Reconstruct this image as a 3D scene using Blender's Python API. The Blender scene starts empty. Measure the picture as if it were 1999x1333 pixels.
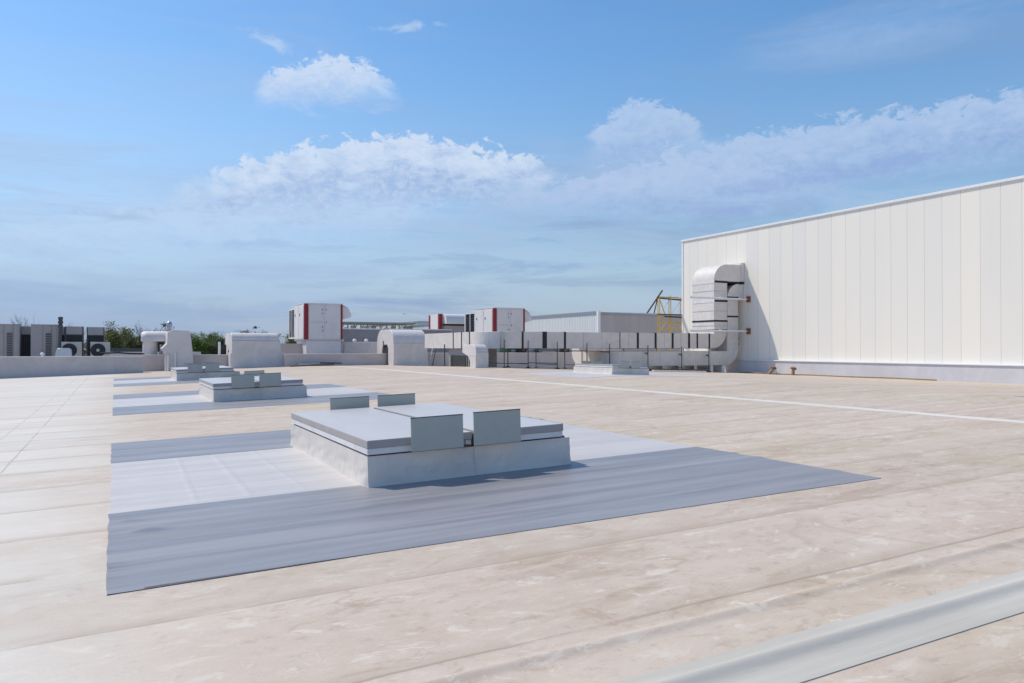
import bpy, math, random
from mathutils import Vector, noise as mn
random.seed(7)
PI = math.pi
C = bpy.context.scene.collection

# ------------------------------------------------------------------ node helpers
class NT:
    def __init__(s, tree):
        s.t = tree; s.n = tree.nodes; s.l = tree.links
    def new(s, kind, **kw):
        n = s.n.new(kind)
        for k, v in kw.items(): setattr(n, k, v)
        return n
    def put(s, sock, v):
        if hasattr(v, 'is_linked') or hasattr(v, 'links'): s.l.new(v, sock)
        elif v is not None: sock.default_value = v
    def math(s, op, a, b=None, c=None, clamp=False):
        n = s.new('ShaderNodeMath', operation=op, use_clamp=clamp)
        s.put(n.inputs[0], a)
        if b is not None: s.put(n.inputs[1], b)
        if c is not None: s.put(n.inputs[2], c)
        return n.outputs[0]
    def noise(s, vec, scale, detail=4, rough=.55, dim='3D', dist=0):
        n = s.new('ShaderNodeTexNoise', noise_dimensions=dim)
        if vec is not None: s.l.new(vec, n.inputs['Vector'])
        n.inputs['Scale'].default_value = scale; n.inputs['Detail'].default_value = detail
        n.inputs['Roughness'].default_value = rough; n.inputs['Distortion'].default_value = dist
        return n.outputs['Fac']
    def ramp(s, fac, lo, hi, a=0., b=1., smooth=True):
        n = s.new('ShaderNodeMapRange', interpolation_type='SMOOTHSTEP' if smooth else 'LINEAR')
        s.put(n.inputs[0], fac); n.inputs[1].default_value = lo; n.inputs[2].default_value = hi
        n.inputs[3].default_value = a; n.inputs[4].default_value = b
        return n.outputs[0]
    def mix(s, fac, a, b, mode='MIX'):
        n = s.new('ShaderNodeMix', data_type='RGBA', blend_type=mode)
        s.put(n.inputs[0], fac)
        for i, v in ((6, a), (7, b)):
            s.put(n.inputs[i], v if hasattr(v, 'links') else (*v, 1.) if len(v) == 3 else v)
        return n.outputs[2]
    def mapping(s, vec, scale=(1,1,1), loc=(0,0,0)):
        n = s.new('ShaderNodeMapping'); s.l.new(vec, n.inputs[0])
        n.inputs['Scale'].default_value = scale; n.inputs['Location'].default_value = loc
        return n.outputs[0]
    def bump(s, h, strength, dist):
        n = s.new('ShaderNodeBump'); s.l.new(h, n.inputs['Height'])
        n.inputs['Strength'].default_value = strength; n.inputs['Distance'].default_value = dist
        return n.outputs[0]

def new_mat(name):
    m = bpy.data.materials.new(name); m.use_nodes = True
    nt = NT(m.node_tree); b = m.node_tree.nodes['Principled BSDF']
    return m, nt, b

def M(name, col, rough=.6, metal=0., var=.10, scale=3., bump=.15, bdist=.01, stretch=(1,1,1), spec=.5, dirt=None, dirt_amt=.0):
    m, nt, b = new_mat(name)
    tc = nt.new('ShaderNodeTexCoord').outputs['Object']
    v = nt.mapping(tc, stretch)
    n1 = nt.noise(v, scale, 5, .6); n2 = nt.noise(v, scale*9, 3, .6)
    f = nt.math('ADD', nt.math('MULTIPLY', n1, .7), nt.math('MULTIPLY', n2, .3))
    lo = tuple(c*(1-var) for c in col); hi = tuple(min(1, c*(1+var)) for c in col)
    c = nt.mix(nt.ramp(f, .3, .7), lo, hi)
    if dirt:
        d = nt.noise(nt.mapping(tc, (1, 1, .4)), scale*.6, 6, .7)
        c = nt.mix(nt.math('MULTIPLY', nt.ramp(d, .5, .75), dirt_amt), c, dirt)
    nt.put(b.inputs['Base Color'], c)
    b.inputs['Roughness'].default_value = rough; b.inputs['Metallic'].default_value = metal
    b.inputs['Specular IOR Level'].default_value = spec
    if bump: nt.put(b.inputs['Normal'], nt.bump(f, bump, bdist))
    return m

# ------------------------------------------------------------------ mesh helpers
class MB:
    def __init__(s): s.v = []; s.f = []
    def add(s, vs, fs):
        o = len(s.v); s.v += [tuple(v) for v in vs]; s.f += [tuple(i+o for i in f) for f in fs]; return s
    def box(s, x0, x1, y0, y1, z0, z1):
        return s.add([(x0,y0,z0),(x1,y0,z0),(x1,y1,z0),(x0,y1,z0),(x0,y0,z1),(x1,y0,z1),(x1,y1,z1),(x0,y1,z1)],
              [(0,3,2,1),(4,5,6,7),(0,1,5,4),(1,2,6,5),(2,3,7,6),(3,0,4,7)])
    def hexa(s, bot, top):
        return s.add(list(bot)+list(top), [(0,3,2,1),(4,5,6,7),(0,1,5,4),(1,2,6,5),(2,3,7,6),(3,0,4,7)])
    def prism(s, poly, axis, a, b):
        n = len(poly)
        if axis == 'Y':   P = lambda p, t: (p[0], t, p[1])
        elif axis == 'X': P = lambda p, t: (t, p[0], p[1])
        else:             P = lambda p, t: (p[0], p[1], t)
        vs = [P(p, a) for p in poly] + [P(p, b) for p in poly]
        fs = [tuple(range(n-1, -1, -1)), tuple(range(n, 2*n))] + [(i, (i+1) % n, n+(i+1) % n, n+i) for i in range(n)]
        return s.add(vs, fs)
    def tube(s, p, q, r, r2=None, n=8, cap=True):
        p = Vector(p); q = Vector(q); d = (q-p)
        if d.length < 1e-6: return s
        d.normalize(); r2 = r if r2 is None else r2
        a = d.orthogonal().normalized(); b = d.cross(a)
        vs = []
        for c, rr in ((p, r), (q, r2)):
            for i in range(n):
                t = 2*PI*i/n; vs.append(c + a*math.cos(t)*rr + b*math.sin(t)*rr)
        fs = [(i, (i+1) % n, n+(i+1) % n, n+i) for i in range(n)]
        if cap: fs += [tuple(range(n-1, -1, -1)), tuple(range(n, 2*n))]
        return s.add(vs, fs)
    def path(s, pts, r, n=8):
        for a, b in zip(pts, pts[1:]): s.tube(a, b, r, n=n)
        return s
    def lathe(s, prof, c=(0,0,0), n=20):
        vs = []; m = len(prof)
        for i in range(n):
            t = 2*PI*i/n
            vs += [(c[0]+r*math.cos(t), c[1]+r*math.sin(t), c[2]+z) for r, z in prof]
        fs = [(i*m+j, ((i+1) % n)*m+j, ((i+1) % n)*m+j+1, i*m+j+1) for i in range(n) for j in range(m-1)]
        return s.add(vs, fs)
    def build(s, name, mat, parent=None, bevel=0, smooth=False, seg=2):
        me = bpy.data.meshes.new(name); me.from_pydata(s.v, [], s.f); me.materials.append(mat)
        me.validate(); me.update()
        import bmesh
        bm = bmesh.new(); bm.from_mesh(me); bmesh.ops.recalc_face_normals(bm, faces=bm.faces); bm.to_mesh(me); bm.free()
        o = bpy.data.objects.new(name, me); C.objects.link(o)
        if parent: o.parent = parent
        if bevel:
            b = o.modifiers.new('bevel', 'BEVEL'); b.width = bevel; b.segments = seg; b.limit_method = 'ANGLE'; b.angle_limit = .6
        if smooth or bevel:
            for p in me.polygons: p.use_smooth = True
            if not smooth: me.set_sharp_from_angle(angle=math.radians(35))
            else: me.set_sharp_from_angle(angle=math.radians(smooth if smooth is not True else 50))
        return o

def tag(o, label=None, cat=None, group=None, kind=None):
    if label: o['label'] = label
    if cat: o['category'] = cat
    if group: o['group'] = group
    if kind: o['kind'] = kind
    return o
def thing(name, label, cat, loc=(0,0,0), rot=(0,0,0), group=None):
    o = bpy.data.objects.new(name, None); C.objects.link(o); o.location = loc; o.rotation_euler = rot
    o.empty_display_size = .2
    return tag(o, label, cat, group)
def dup(root, loc, label, rot=None, scale=None):
    r = root.copy(); C.objects.link(r); r.location = loc; r['label'] = label
    if rot is not None: r.rotation_euler = rot
    if scale: r.scale = (scale,)*3
    for ch in list(root.children):
        c = ch.copy(); C.objects.link(c); c.parent = r
        for g in list(ch.children):
            d = g.copy(); C.objects.link(d); d.parent = c
    return r
def arc(cx, cz, r, a0, a1, n=8):
    return [(cx+r*math.cos(math.radians(a0+(a1-a0)*i/n)), cz+r*math.sin(math.radians(a0+(a1-a0)*i/n))) for i in range(n+1)]

# ------------------------------------------------------------------ roof height: shallow fall to the left, ridge at x=18.4
def gz(x, y=0):
    z = .031*x if x < 18.4 else .57-.031*(x-18.4)
    t = max(0, min(1, (y-40)/16)); t = t*t*(3-2*t)
    z -= .3*t*max(0, min(1, (x-12)/10))
    return z
SL = math.atan(.031)

# ------------------------------------------------------------------ materials
def roof_mat():
    m, nt, b = new_mat('roof_membrane')
    tc = nt.new('ShaderNodeTexCoord').outputs['Object']
    sx = nt.new('ShaderNodeSeparateXYZ'); nt.l.new(tc, sx.inputs[0]); X, Y = sx.outputs[0], sx.outputs[1]
    streak = nt.noise(nt.mapping(tc, (.45, 1.3, 1)), 1.2, 9, .72, dist=.5)
    big = nt.noise(tc, .16, 4, .55)
    mid = nt.noise(nt.mapping(tc, (.7, 1.25, 1)), .9, 8, .66)
    fine = nt.noise(nt.mapping(tc, (.9, 1.25, 1)), 7, 8, .74)
    grit = nt.noise(tc, 70, 3, .6)
    beige = nt.mix(nt.ramp(big, .35, .65), (.505, .418, .315), (.525, .420, .350))
    pale = (.585, .500, .425); white = (.67, .61, .53); brown = (.33, .235, .155)
    c = nt.mix(nt.math('MULTIPLY', nt.ramp(mid, .36, .66), .7), beige, pale)
    c = nt.mix(nt.math('MULTIPLY', nt.ramp(streak, .50, .64), .50), c, pale)
    c = nt.mix(nt.math('MULTIPLY', nt.ramp(streak, .48, .33), .42), c, brown)
    c = nt.mix(nt.math('MULTIPLY', nt.ramp(fine, .47, .34), .36), c, brown)
    c = nt.mix(nt.math('MULTIPLY', nt.ramp(fine, .55, .66), .26), c, white)
    flow = nt.noise(nt.mapping(tc, (.85, 1.5, 1), (2, 4, 0)), 2.1, 9, .74, dist=1.0)
    c = nt.mix(nt.math('MULTIPLY', nt.ramp(flow, .55, .64), .42), c, white)
    c = nt.mix(nt.math('MULTIPLY', nt.ramp(flow, .45, .35), .40), c, brown)
    # dried puddle rings
    pu = nt.noise(tc, .42, 3, .5, dist=.3)
    c = nt.mix(nt.math('MULTIPLY', nt.math('MULTIPLY', nt.ramp(pu, .555, .57), nt.ramp(pu, .60, .572)), .22), c, brown)
    c = nt.mix(nt.math('MULTIPLY', nt.ramp(pu, .575, .60), .16), c, (.47, .40, .33))
    # drag scuffs across the sheets
    sc = nt.noise(nt.mapping(tc, (2.6, .5, 1), (7, 7, 0)), 3., 6, .75, dist=.6)
    c = nt.mix(nt.math('MULTIPLY', nt.ramp(sc, .64, .72), .35), c, white)
    # scuffed pale spots
    sp = nt.noise(nt.mapping(tc, (.8, 1.4, 1), (3, 7, 0)), 3.4, 7, .72, dist=.8)
    c = nt.mix(nt.math('MULTIPLY', nt.ramp(sp, .57, .64), .6), c, white)
    # washed, whiter strip of roof left of the skylights
    lx = nt.math('ADD', X, nt.math('MULTIPLY', nt.math('SUBTRACT', big, .5), 3.5))
    lx = nt.math('ADD', lx, nt.math('MULTIPLY', nt.math('SUBTRACT', mid, .5), 3.0))
    lw = nt.ramp(lx, 1.3, -1.6)
    lw = nt.math('MULTIPLY', lw, nt.ramp(nt.noise(nt.mapping(tc, (.12, .9, 1)), .8, 7, .68), .28, .56, .3, 1))
    c = nt.mix(nt.math('MULTIPLY', lw, .86), c, (.66, .63, .575))
    # broad streaks of washed membrane running with the sheets
    bs = nt.noise(nt.mapping(tc, (.05, 1.1, 1), (9, 2, 0)), .8, 6, .6)
    c = nt.mix(nt.math('MULTIPLY', nt.ramp(bs, .53, .66), .30), c, (.595, .52, .43))
    # tone of each 1.45 m roll of membrane
    roll = nt.math('FLOOR', nt.math('DIVIDE', nt.math('ADD', Y, .58), 1.45))
    wn = nt.new('ShaderNodeTexWhiteNoise', noise_dimensions='1D'); nt.l.new(roll, wn.inputs['W'])
    hv = nt.new('ShaderNodeHueSaturation'); nt.l.new(c, hv.inputs['Color']); nt.l.new(nt.ramp(wn.outputs[0], 0, 1, .955, 1.03, False), hv.inputs['Value'])
    c = hv.outputs[0]
    # lap seams every roll, dirty line with a soft stain beside it
    wob = nt.math('MULTIPLY', nt.math('SUBTRACT', nt.noise(nt.mapping(tc, (1, .2, 1)), 1.1, 3), .5), .06)
    fr = nt.math('MULTIPLY', nt.math('FRACT', nt.math('DIVIDE', nt.math('ADD', nt.math('ADD', Y, .58), wob), 1.45)), 1.45)
    line = nt.math('MULTIPLY', nt.ramp(fr, .0, .012), nt.ramp(fr, .034, .016))
    stain = nt.math('MULTIPLY', nt.ramp(fr, .0, .02), nt.ramp(fr, .22, .03))
    sm = nt.ramp(nt.noise(nt.mapping(tc, (.5, 1.3, 1), (1, 5, 0)), 1.5, 5, .65), .34, .54)
    c = nt.mix(nt.math('MULTIPLY', nt.math('MULTIPLY', line, sm), .62), c, brown)
    c = nt.mix(nt.math('MULTIPLY', nt.math('MULTIPLY', stain, sm), .48), c, (.40, .315, .245))
    # joints crossing the rolls, parallel to the big wall
    for x0, w, k in ((-1.40, .022, .6), (-1.93, .018, .45), (9.2, .02, .25)):
        jx = nt.math('ADD', X, nt.math('MULTIPLY', nt.math('SUBTRACT', nt.noise(tc, .7, 3), .5), .06))
        d = nt.math('ABSOLUTE', nt.math('SUBTRACT', jx, x0))
        k2 = nt.ramp(nt.noise(tc, .6, 4, .7), .38, .52, .25, 1)
        c = nt.mix(nt.math('MULTIPLY', nt.math('MULTIPLY', nt.ramp(d, w, w*.3), k2), k), c, (.33, .29, .25))
    # few small dark specks
    vo = nt.noise(nt.mapping(tc, (1, 2, 1)), 13, 2, .5)
    c = nt.mix(nt.math('MULTIPLY', nt.ramp(vo, .79, .83), .6), c, (.16, .13, .11))
    gm = nt.new('ShaderNodeHueSaturation'); nt.l.new(c, gm.inputs['Color']); nt.l.new(nt.ramp(grit, .2, .8, .95, 1.05, False), gm.inputs['Value'])
    nt.put(b.inputs['Base Color'], gm.outputs[0])
    nt.put(b.inputs['Roughness'], nt.ramp(fine, .3, .7, .62, .78))
    b.inputs['Specular IOR Level'].default_value = .35
    h = nt.math('ADD', nt.math('MULTIPLY', mid, .5), nt.math('MULTIPLY', fine, .15))
    h = nt.math('ADD', h, nt.math('MULTIPLY', line, .06)); h = nt.math('ADD', h, nt.math('MULTIPLY', grit, .02))
    nt.put(b.inputs['Normal'], nt.bump(h, .35, .03))
    return m
ROOF = roof_mat()

def sheet_mat(name, col, col2, rough, k=1., cross=False):
    m, nt, b = new_mat(name)
    tc = nt.new('ShaderNodeTexCoord').outputs['Object']
    st = nt.noise(nt.mapping(tc, (.12, 2.2, 1)), 1.6, 6, .6, dist=.4)
    bl = nt.noise(nt.mapping(tc, (.5, 1.2, 1)), .8, 5, .6)
    fi = nt.noise(nt.mapping(tc, (.25, 3, 1)), 6, 5, .65)
    c = nt.mix(nt.ramp(st, .35, .66), col, col2)
    c = nt.mix(nt.math('MULTIPLY', nt.ramp(bl, .45, .75), .35), c, tuple(x*1.12 for x in col2))
    c = nt.mix(nt.math('MULTIPLY', nt.ramp(fi, .36, .26), .35*k), c, tuple(x*.72 for x in col))
    sp = nt.noise(nt.mapping(tc, (1, 2.4, 1)), 7, 2, .5)
    c = nt.mix(nt.math('MULTIPLY', nt.ramp(sp, .74, .80), .4*k), c, tuple(x*.55 for x in col))
    nt.put(b.inputs['Base Color'], c)
    nt.put(b.inputs['Roughness'], nt.ramp(st, .3, .7, rough-.06, rough+.06))
    b.inputs['Specular IOR Level'].default_value = .5
    h = nt.math('ADD', nt.math('MULTIPLY', st, .8), nt.math('MULTIPLY', bl, 1.4))
    h = nt.math('ADD', h, nt.math('MULTIPLY', fi, .12))
    nt.put(b.inputs['Normal'], nt.bump(h, .35, .03))
    return m
DARKSHEET = sheet_mat('dark_grey_sheet', (.215, .213, .232), (.305, .302, .32), .42)
LIGHTSHEET = sheet_mat('light_grey_sheet', (.50, .475, .465), (.555, .53, .515), .5, .6)
STRIPSHEET = sheet_mat('pale_cover_strip', (.47, .44, .385), (.56, .53, .47), .7, 1.2)

def wrap_mat(name, col, wr=.5, scale=1.2, dirt=(.42,.37,.32), da=.25, rough=.55):
    m, nt, b = new_mat(name)
    tc = nt.new('ShaderNodeTexCoord').outputs['Object']
    w1 = nt.noise(nt.mapping(tc, (1, 1, .8)), scale, 6, .62, dist=1.4)
    w2 = nt.noise(nt.mapping(tc, (1.6, 1.6, .7)), scale*2.3, 5, .6, dist=2.2)
    d = nt.noise(nt.mapping(tc, (1, 1, .5), (4, 1, 2)), scale*1.4, 7, .72)
    c = nt.mix(nt.ramp(w1, .3, .7), tuple(x*.92 for x in col), tuple(x*1.05 for x in col))
    c = nt.mix(nt.math('MULTIPLY', nt.ramp(d, .52, .78), da), c, dirt)
    nt.put(b.inputs['Base Color'], c); b.inputs['Roughness'].default_value = rough
    h = nt.math('ADD', nt.math('MULTIPLY', w1, 1.), nt.math('MULTIPLY', w2, .35))
    nt.put(b.inputs['Normal'], nt.bump(h, wr, .06))
    return m
CURBWRAP = wrap_mat('curb_membrane', (.70, .65, .60), .75, .9, da=.22)
for n_ in CURBWRAP.node_tree.nodes:
    if n_.type == 'TEX_NOISE': n_.inputs['Detail'].default_value = 3
WRAP = wrap_mat('membrane_wrap', (.70, .655, .625), .55, 1.0, da=.18)
PARWRAP = wrap_mat('parapet_membrane', (.57, .51, .49), .55, .7, da=.15)
DUCT = wrap_mat('duct_foil', (.71, .665, .62), .38, 1.6, da=.2, rough=.42)
PLENUM = wrap_mat('shaded_casing', (.30, .30, .30), .3, 1.)  # dark grey has the shade under the duct bend mixed into its colour
LIDTOP = M('lid_aluminium', (.55, .525, .51), .36, .05, .05, 1.5, .08, .004, (1, .3, 1))
LIDSIDE = M('lid_grey_edge', (.38, .355, .345), .5, 0, .06, 2, .05)
LIDFRAME = M('lid_white_frame', (.74, .72, .72), .5, 0, .06, 3, .05, dirt=(.5,.45,.4), dirt_amt=.4)
RUBBER = M('black_rubber', (.03, .03, .035), .7, 0, .2, 5, .1)
FLAP = M('deflector_plate', (.41, .435, .41), .42, .2, .05, 1.2, .06, .004)
FLAPEDGE = M('deflector_edge', (.10, .12, .13), .5)
STEEL = M('galvanised_steel', (.45, .46, .48), .4, .8, .12, 8, .05)
DSTEEL = M('dark_steel', (.075, .08, .09), .55, .3, .2, 8, .05)
RUST = M('rusty_bracket', (.30, .12, .045), .8, 0, .3, 12, .3)
BAND = M('black_band', (.012, .012, .02), .6, 0, .2, 6, .1)
AHUW = M('white_enamel', (.74, .71, .70), .4, 0, .04, 1.2, .05, dirt=(.5,.48,.46), dirt_amt=.2)
RED = M('red_corner', (.27, .012, .02), .45, 0, .12, 3, .05)
DARK = M('dark_interior', (.03, .035, .035), .7)
COIL = M('condenser_coil', (.022, .022, .03), .6, .2, .3, 20, .3)
CONDW = M('condenser_casing', (.36, .335, .33), .5, .1, .05, 1.5, .05)
ACW = M('beige_unit', (.50, .49, .45), .5, 0, .05, 2, .04)
VENTM = M('vent_metal', (.50, .55, .60), .35, .5, .05, 3, .05)
WHITEP = M('white_paint', (.80, .80, .80), .4, 0, .04, 3, .05)
YEL = M('yellow_scaffold', (.62, .40, .03), .5, .1, .25, 9, .1, dirt=(.25,.12,.04), dirt_amt=.6)
TIMBER = M('weathered_timber', (.14, .095, .06), .85, 0, .3, 5, .3, .01, (.3, 3, 3))
DTIMBER = M('dark_plank', (.05, .038, .035), .85, 0, .3, 5, .3, .01, (.3, 3, 3))
BROWNST = M('brown_steel', (.085, .04, .035), .6, 0, .25, 5, .1)
GREENM = M('green_paint', (.02, .12, .07), .5, 0, .2, 5, .1)
HOSE = M('brown_hose', (.30, .21, .10), .8, 0, .2, 8, .2)
SOIL = M('earth', (.14, .12, .07), .95, 0, .35, .05, .3, .3)
BARK = M('bark', (.10, .085, .07), .9, 0, .3, 2, .4)

def panel_mat(name, step, axis, col, tint, joint=.02, jc=(.45,.45,.45), off=0., rib=False):
    m, nt, b = new_mat(name)
    tc = nt.new('ShaderNodeTexCoord').outputs['Object']
    sx = nt.new('ShaderNodeSeparateXYZ'); nt.l.new(tc, sx.inputs[0]); T = sx.outputs[axis]
    u = nt.math('DIVIDE', nt.math('ADD', T, off), step)
    wn = nt.new('ShaderNodeTexWhiteNoise', noise_dimensions='1D'); nt.l.new(nt.math('FLOOR', u), wn.inputs['W'])
    c = nt.mix(wn.outputs[0], col, tint)
    if rib:
        f = nt.math('FRACT', u); prof = nt.math('MULTIPLY', nt.ramp(f, .05, .2), nt.ramp(f, .7, .55))
        nt.put(b.inputs['Normal'], nt.bump(prof, 1., .05))
        c = nt.mix(nt.math('MULTIPLY', nt.math('SUBTRACT', 1., prof), .25), c, jc)
    f = nt.math('FRACT', u); e = nt.math('MINIMUM', f, nt.math('SUBTRACT', 1., f))
    if joint: c = nt.mix(nt.math('MULTIPLY', nt.ramp(e, joint, joint*.5), .75), c, jc)
    n = nt.noise(nt.mapping(tc, (1, 1, .25)), .5, 6, .6)
    c = nt.mix(nt.math('MULTIPLY', nt.ramp(n, .45, .8), .22), c, tuple(x*.86 for x in col))
    nt.put(b.inputs['Base Color'], c); b.inputs['Roughness'].default_value = .5
    return m
WALLP = panel_mat('white_sandwich_panel', 1., 1, (.89, .84, .75), (.83, .80, .735), .014, (.45,.44,.42), .3)
TRIM = M('white_trim', (.80, .81, .82), .4, 0, .03, 2, .03)
PLINTH = wrap_mat('plinth_membrane', (.62, .61, .64), .3, .6, da=.15)
RIBP = panel_mat('ribbed_sheet', .30, 1, (.74, .77, .77), (.70, .74, .75), 0, (.32, .37, .39), rib=True)
GREYP = panel_mat('grey_sheet', .9, 0, (.46, .44, .45), (.42, .405, .42), .02, (.28, .28, .30))

# ------------------------------------------------------------------ SETTING
def grid(name, xs, ys, hf, mat, skirt=0., parent=None, kind=None, xy=None):
    b = MB(); nx, ny = len(xs), len(ys); vs = []
    for j, y in enumerate(ys):
        for i, x in enumerate(xs):
            X, Y = (x, y) if xy is None else xy(x, y, i, j)
            vs.append((X, Y, hf(X, Y)))
    fs = [(j*nx+i, j*nx+i+1, (j+1)*nx+i+1, (j+1)*nx+i) for j in range(ny-1) for i in range(nx-1)]
    if skirt:
        ring = [i for i in range(nx)] + [j*nx+nx-1 for j in range(1, ny)] + [(ny-1)*nx+i for i in range(nx-2, -1, -1)] + [j*nx for j in range(ny-2, 0, -1)]
        o = len(vs); vs += [(vs[k][0], vs[k][1], vs[k][2]-skirt) for k in ring]
        m = len(ring)
        fs += [(ring[k], ring[(k+1) % m], o+(k+1) % m, o+k) for k in range(m)]
    b.add(vs, fs)
    o = b.build(name, mat, parent)
    for p in o.data.polygons: p.use_smooth = True
    if skirt: o.data.set_sharp_from_angle(angle=math.radians(45))
    if kind: o['kind'] = kind
    return o
def lin(a, b, s):
    n = max(1, int(round((b-a)/s))); return [a+(b-a)*i/n for i in range(n+1)]
def gauss(d, w): return math.exp(-(d/w)**2)
def fold(x, y):
    # lap folds in the membrane close to the camera
    a = .55+.45*mn.noise(Vector((x*.35, 3.1, 0)))
    h = .034*(a+.25)*gauss(y-3.56-.02*mn.noise(Vector((x*.5, 0, 0))), .045)
    h += .006*gauss(y-4.96, .05) + .006*gauss(y-3.80, .03) + .005*gauss(y-6.41, .05)
    return h
xs = lin(-45, -4, 4) + lin(-4, 18, .4)[1:] + lin(18, 19, .1)[1:] + lin(19, 62, 3)[1:]
ys = lin(-14, 1.5, 1.5) + lin(1.5, 3.2, .1)[1:] + lin(3.2, 4.1, .018)[1:] + lin(4.1, 6.6, .06)[1:] + lin(6.6, 38, 1.5)[1:] + lin(38, 58, .8)[1:] + lin(58, 100, 4)[1:]
def roofz(x, y):
    z = gz(x, y)
    if abs(x-18.4) < .6: z -= .0093*(1-abs(x-18.4)/.6)*.6
    z += .012*mn.noise(Vector((x*.25, y*.25, 2)))*min(1, max(0, (y-8)/12)) * (0 if y > 50 else 1)
    if y > 36: z -= .0
    return z + (fold(x, y) if y < 8 else 0)
grid('roof', xs, ys, roofz, ROOF, kind='structure')
g = MB().box(-45.02, 62.02, -14.02, 100.02, -9.0, -1.6).build('roof_slab', M('building_wall', (.5,.5,.5)))
tag(g, kind='structure')
tag(MB().add([(-3000,-3000,-9.004),(3000,-3000,-9.004),(3000,3000,-9.004),(-3000,3000,-9.004)], [(0,1,2,3)]).build('ground', SOIL), kind='structure')

# pale ridge cover strip running parallel to the wall
def strip(name, x0, x1, y0, y1, mat, h=.006, label=None, cat='membrane', sx=.5, sy=.5, group=None, extra=None, jit=0, skew=(0, 0)):
    X = lin(x0, x1, sx); Y = lin(y0, y1, sy)
    def xy(x, y, i, j):
        k = mn.noise(Vector((x*3.1, y*3.1, 9)))*jit
        if i in (0, len(X)-1): x += k
        if j in (0, len(Y)-1): y += k*.5
        if j == 0: y += skew[0]+skew[1]*x
        return x, y
    o = grid(name, X, Y, lambda x, y: roofz(x, y)+h+(extra(x, y) if extra else 0), mat, .010, xy=xy)
    return tag(o, label, cat, group)
RIDGES = M('ridge_tape', (.68, .65, .60), .6, 0, .08, 1.5, .1, dirt=(.5,.43,.37), dirt_amt=.35)
strip('cover_strip', 13.62, 13.92, 0, 54, RIDGES, .005, 'long thin white cover strip crossing the open roof towards the big wall', sx=.1, sy=.8, jit=.01)
strip('cover_strip', -2.0, 26, 2.68, 3.13, STRIPSHEET, .006, 'wide pale cover strip with a rounded fold in the bottom right corner', sx=.25, sy=.0125,
      extra=lambda x, y: .047*(gauss(y-2.95-.012*mn.noise(Vector((x*.6, 5, 0))), .058))*(.9+.25*mn.noise(Vector((x*.5, 1, 1)))) )
strip('membrane_sheet', 18.6, 22, 9.7, 10.7, DARKSHEET, .006, 'small dark grey membrane patch at the right edge of the roof')
strip('membrane_sheet', 16.3, 24.0, 25.6, 31.2, LIGHTSHEET, .006, 'pale membrane patch under the small skylight beside the ducts')

# membrane sheets round the skylights
def wr(seed, amp, left=False):
    def f(x, y):
        h = amp*(gauss((y-seed[0]-.05*mn.noise(Vector((x*.5, 1, seed[0])))), .06)*(.6+.8*mn.noise(Vector((x*.4, 0, seed[0])))) +
                 gauss((y-seed[1]-.05*mn.noise(Vector((x*.4, 2, seed[1])))), .09)*(.7+.8*mn.noise(Vector((x*.5, 3, seed[1])))) +
                 .6*gauss((y-seed[2]), .07)*(.5+.8*mn.noise(Vector((x*.6, 4, seed[2])))))
        if left:
            h += .03*gauss(x-.25, .16)*gauss(y-7.75-.5*x, .10) + .02*gauss(x-.12, .10)*gauss(y-8.4, .05)
            h += .010*max(0, 1-(x+.05)/.16)*abs(mn.noise(Vector((x*2, y*9, 0))))*2
        return abs(h)
    return f
PG = 'grey membrane sheets round the skylights'
rank = ['nearest', 'second', 'third']
for k, dy in enumerate((0, 15.68, 31.45)):
    fine = k == 0
    a = .022 if fine else .016
    strip('membrane_sheet', -.05, 7.62, 5.98+dy, 8.90+dy, DARKSHEET, .006, 'dark grey sheet before the %s skylight, on its near side' % rank[k], group=PG,
          sx=.08 if fine else .4, sy=.02 if fine else .1, extra=wr((8.1+dy, 7.65+dy, 6.5+dy), a, fine), jit=.012, skew=(.08, -.031))
    strip('membrane_sheet', -.04, 7.60, 8.80+dy, 12.95+dy, LIGHTSHEET, .002, 'pale grey sheet lying round the curb of the %s skylight' % rank[k], group=PG,
          sx=.03 if fine else .2, sy=.06 if fine else .5,
          extra=lambda x, y, dy=dy: (.008*gauss(x-.65-.015*(y-dy), .018)+.008*gauss(x-1.35, .03)+.007*gauss(x-2.05+.01*(y-dy), .018)+.009*abs(mn.noise(Vector((x*2.2+y*.8, y*1.6-x*.6, dy)))))*(1 if 9.0 < y-dy < 12.7 else 0), jit=.015)
    strip('membrane_sheet', -.05, 7.66, 12.80+dy, 15.40+dy, DARKSHEET, .006, 'dark grey sheet on the far side of the %s skylight' % rank[k], group=PG,
          sx=.2, sy=.05 if fine else .2, extra=wr((13.6+dy, 14.1+dy, 14.9+dy), a), jit=.012)

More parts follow.
